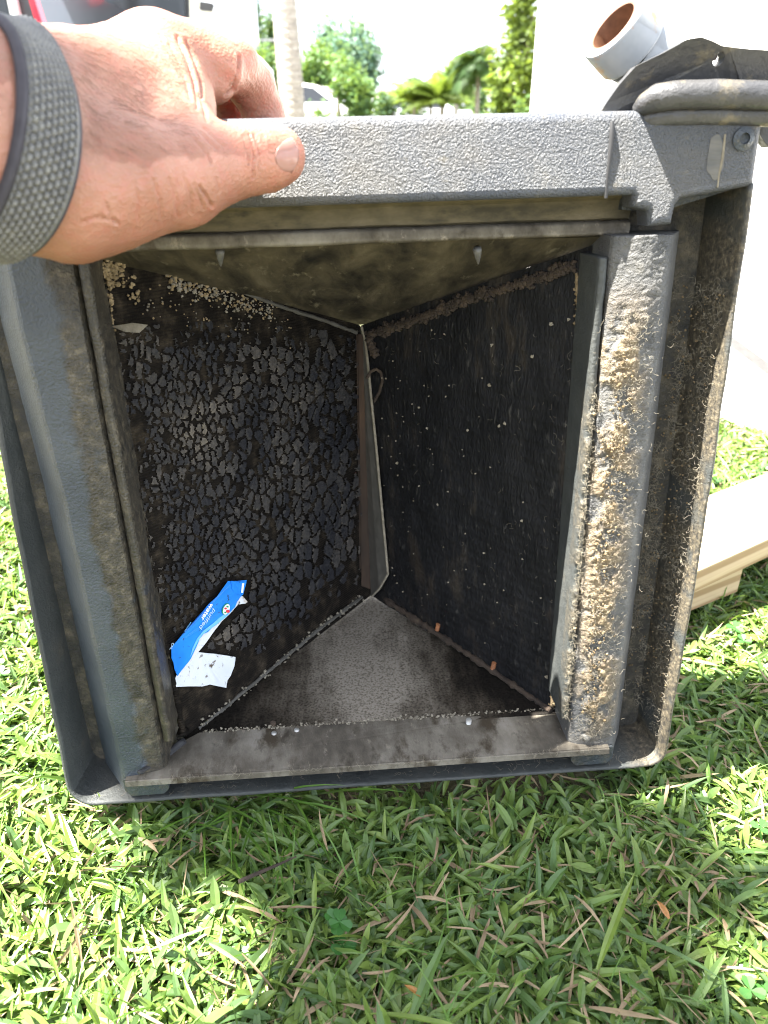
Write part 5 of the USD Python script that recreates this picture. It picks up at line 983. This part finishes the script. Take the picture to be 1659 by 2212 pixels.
for i, (px, py, az, L_, lb_) in enumerate([(1330, 2010, -.55, .05, 'long broad grass blade lying diagonally right of centre'), (1020, 2230, 3.0, .048, 'long curved grass blade in the lower middle'), (880, 2330 - 110, 1.1, .048, 'upright grass blade at the bottom middle'), (70, 1560, 1.3, .06, 'broad grass blade standing left of the pan'), (1290, 2095, 1.0, .06, 'blue-green pointed blade pair in the shade')]):
    p = G(px, py, .02); v_, f_ = blade(np.zeros(3), az, 0.2, L_, .0044, np.random.default_rng(i + 5), .5, .25); t = thing('lawn_weed', lb_, 'weed', loc=p); obj('blade', trimesh.Trimesh(v_, f_, process=False), m_grass, t)
tw = [G(px, py, .026) for px, py in [(150 + 365, 1905), (560, 1885), (600, 1868), (640, 1850)]]
t = thing('dry_twig', 'thin dry twig lying on the grass below the left part of the lip', 'twig', loc=tw[0]); obj('stem', tube(np.array(tw) - tw[0], [.0012, .001, .0008, .0004], 6), m_seal, t, smooth=True)
# ------------------------------------------------------------------ two pine boards behind the right side of the pan
m_wood = mat('pine_board', {'tc': ('texture_coordinate', {}), 'mp': ('mapping', {'scale': (1.5, 14, 60)}), 'n': ('noise_texture', {'scale': 3.0, 'detail': 6.0, 'distortion': .6}), 'w': ('wave_texture', {'scale': .35, 'bands_direction': 'z', 'distortion': 5.0, 'detail': 3.0, 'detail_scale': .6}),
    'r': ('rgb_ramp', {'ramp': [(.2, (.26, .18, .10)), (.6, (.38, .28, .17)), (.9, (.46, .36, .23))]}), 'r2': ('rgb_ramp', {'ramp': [(.25, (.52, .42, .30)), (.6, (1, 1, 1))]}), 'mu': ('mix_color', {'blend_type': 'multiply', 'fac': .8}), 'b': ('bump', {'strength': .3, 'distance': .0006}), 'p': ('principled_bsdf', {'roughness': .7})},
    [('tc.object', 'mp.vector'), ('mp.vector', 'n.vector'), ('mp.vector', 'w.vector'), ('n.fac', 'r.fac'), ('w.fac', 'r2.fac'), ('r.color', 'mu.a'), ('r2.color', 'mu.b'), ('mu.result', 'p.base_color'), ('w.fac', 'b.height'), ('b.normal', 'p.normal')])
m_endg = mat('end_grain', {'tc': ('texture_coordinate', {}), 'mp': ('mapping', {'location': (0, .01, .03)}), 'w': ('wave_texture', {'wave_type': 'rings', 'rings_direction': 'x', 'scale': 55.0, 'distortion': 1.2, 'detail': 2.0}), 'r': ('rgb_ramp', {'ramp': [(.2, (.34, .22, .11)), (.7, (.55, .41, .25))]}), 'p': ('principled_bsdf', {'roughness': .8})},
    [('tc.object', 'mp.vector'), ('mp.vector', 'w.vector'), ('w.fac', 'r.fac'), ('r.color', 'p.base_color')])
def board(name, label, a, b, width, thick, z):
    d = (b - a)[:2]; L_ = np.linalg.norm(d); yaw = math.atan2(d[1], d[0]); Mx = trimesh.transformations.rotation_matrix(yaw, [0, 0, 1]); Mx[:3, 3] = [a[0], a[1], z]
    t = thing(name, label, 'board', matrix=Mx); obj('plank', fix(boxm((L_, width, thick), (L_ / 2, width / 2, thick / 2), .0015)), m_wood, t)
    for x_ in (-.0006, L_ + .0006): obj('end_grain', fix(boxm((.001, width - .004, thick - .004), (x_, width / 2, thick / 2))), m_endg, t)
zU = .048; a = G(1478, 1292, zU); b = G(1659, 1206, zU); dd = (b - a) / np.linalg.norm(b - a); board('wooden_board', 'pale pine board leaning out to the right behind the pan, sunlit on top', a - dd * .03, b + dd * .5, .078, .022, zU)
zL = .016; b2 = G(1594, 1280, zL); a2_ = G(1478, 1328, zL); dd2 = (b2 - a2_) / np.linalg.norm(b2 - a2_); board('wooden_board', 'shorter pine board under the other, its sawn end showing growth rings', a2_ - dd2 * .02, b2, .062, .0315, zL)
# ------------------------------------------------------------------ broad-leaved shade tree standing outside the frame at the left
def ground_poly(pts): return Polygon([tuple(G(px, py, .02)[:2]) for px, py in pts])
shade = ground_poly([(640, 1830), (800, 1960), (920, 2060), (1030, 2220), (1110, 2420), (1480, 2420), (1400, 2230), (1290, 2130), (1230, 2050), (1260, 1960), (1340, 1890), (1460, 1840), (1460, 1822), (1300, 1810), (760, 1820)])
sr_ = np.random.default_rng(31); bb_ = shade.bounds; pts = []
while len(pts) < 1300:
    p = sr_.uniform(bb_[:2], bb_[2:])
    if shade.contains(Point(p)): pts.append(p)
for q_ in sr_.uniform([-.13, .300], [.018, .336], (230, 2)): pts.append(q_)
pts = np.array(pts); hz_ = sr_.uniform(2.6, 3.3, len(pts)); LC = np.c_[pts + SUN[:2] / SUN[2] * hz_[:, None], hz_ + .02]
st_loc = np.array([-3.4, -1.6, 0]); t = thing('shade_tree', 'broad-leaved tree outside the left edge whose branch throws dappled shade', 'tree', loc=st_loc)
LCr = LC - st_loc; cm_ = LCr.mean(0)
obj('trunk', cat_mesh([tube([[0, 0, -.1], [.05, 0, 1.2], [.25, .1, 2.1], cm_ * [.45, .45, 1] + [0, 0, -.25], cm_ + [0, 0, .1], cm_ + [.35, .05, .2]], [.12, .1, .08, .05, .02, .008], 10)] + [tube([cm_ * [.6, .6, 1] + [0, 0, -.1], LCr[i * 80]], [.012, .003], 5) for i in range(12)]), m_bark, t, smooth=True)
rest = np.random.default_rng(4).normal(size=(1500, 3)) * [.9, .9, .5] + [-.6, -.4, 3.4]
obj('crown', leaves(np.vstack([LCr, rest]), .055, .65, 0, sr_), L_mid, t)
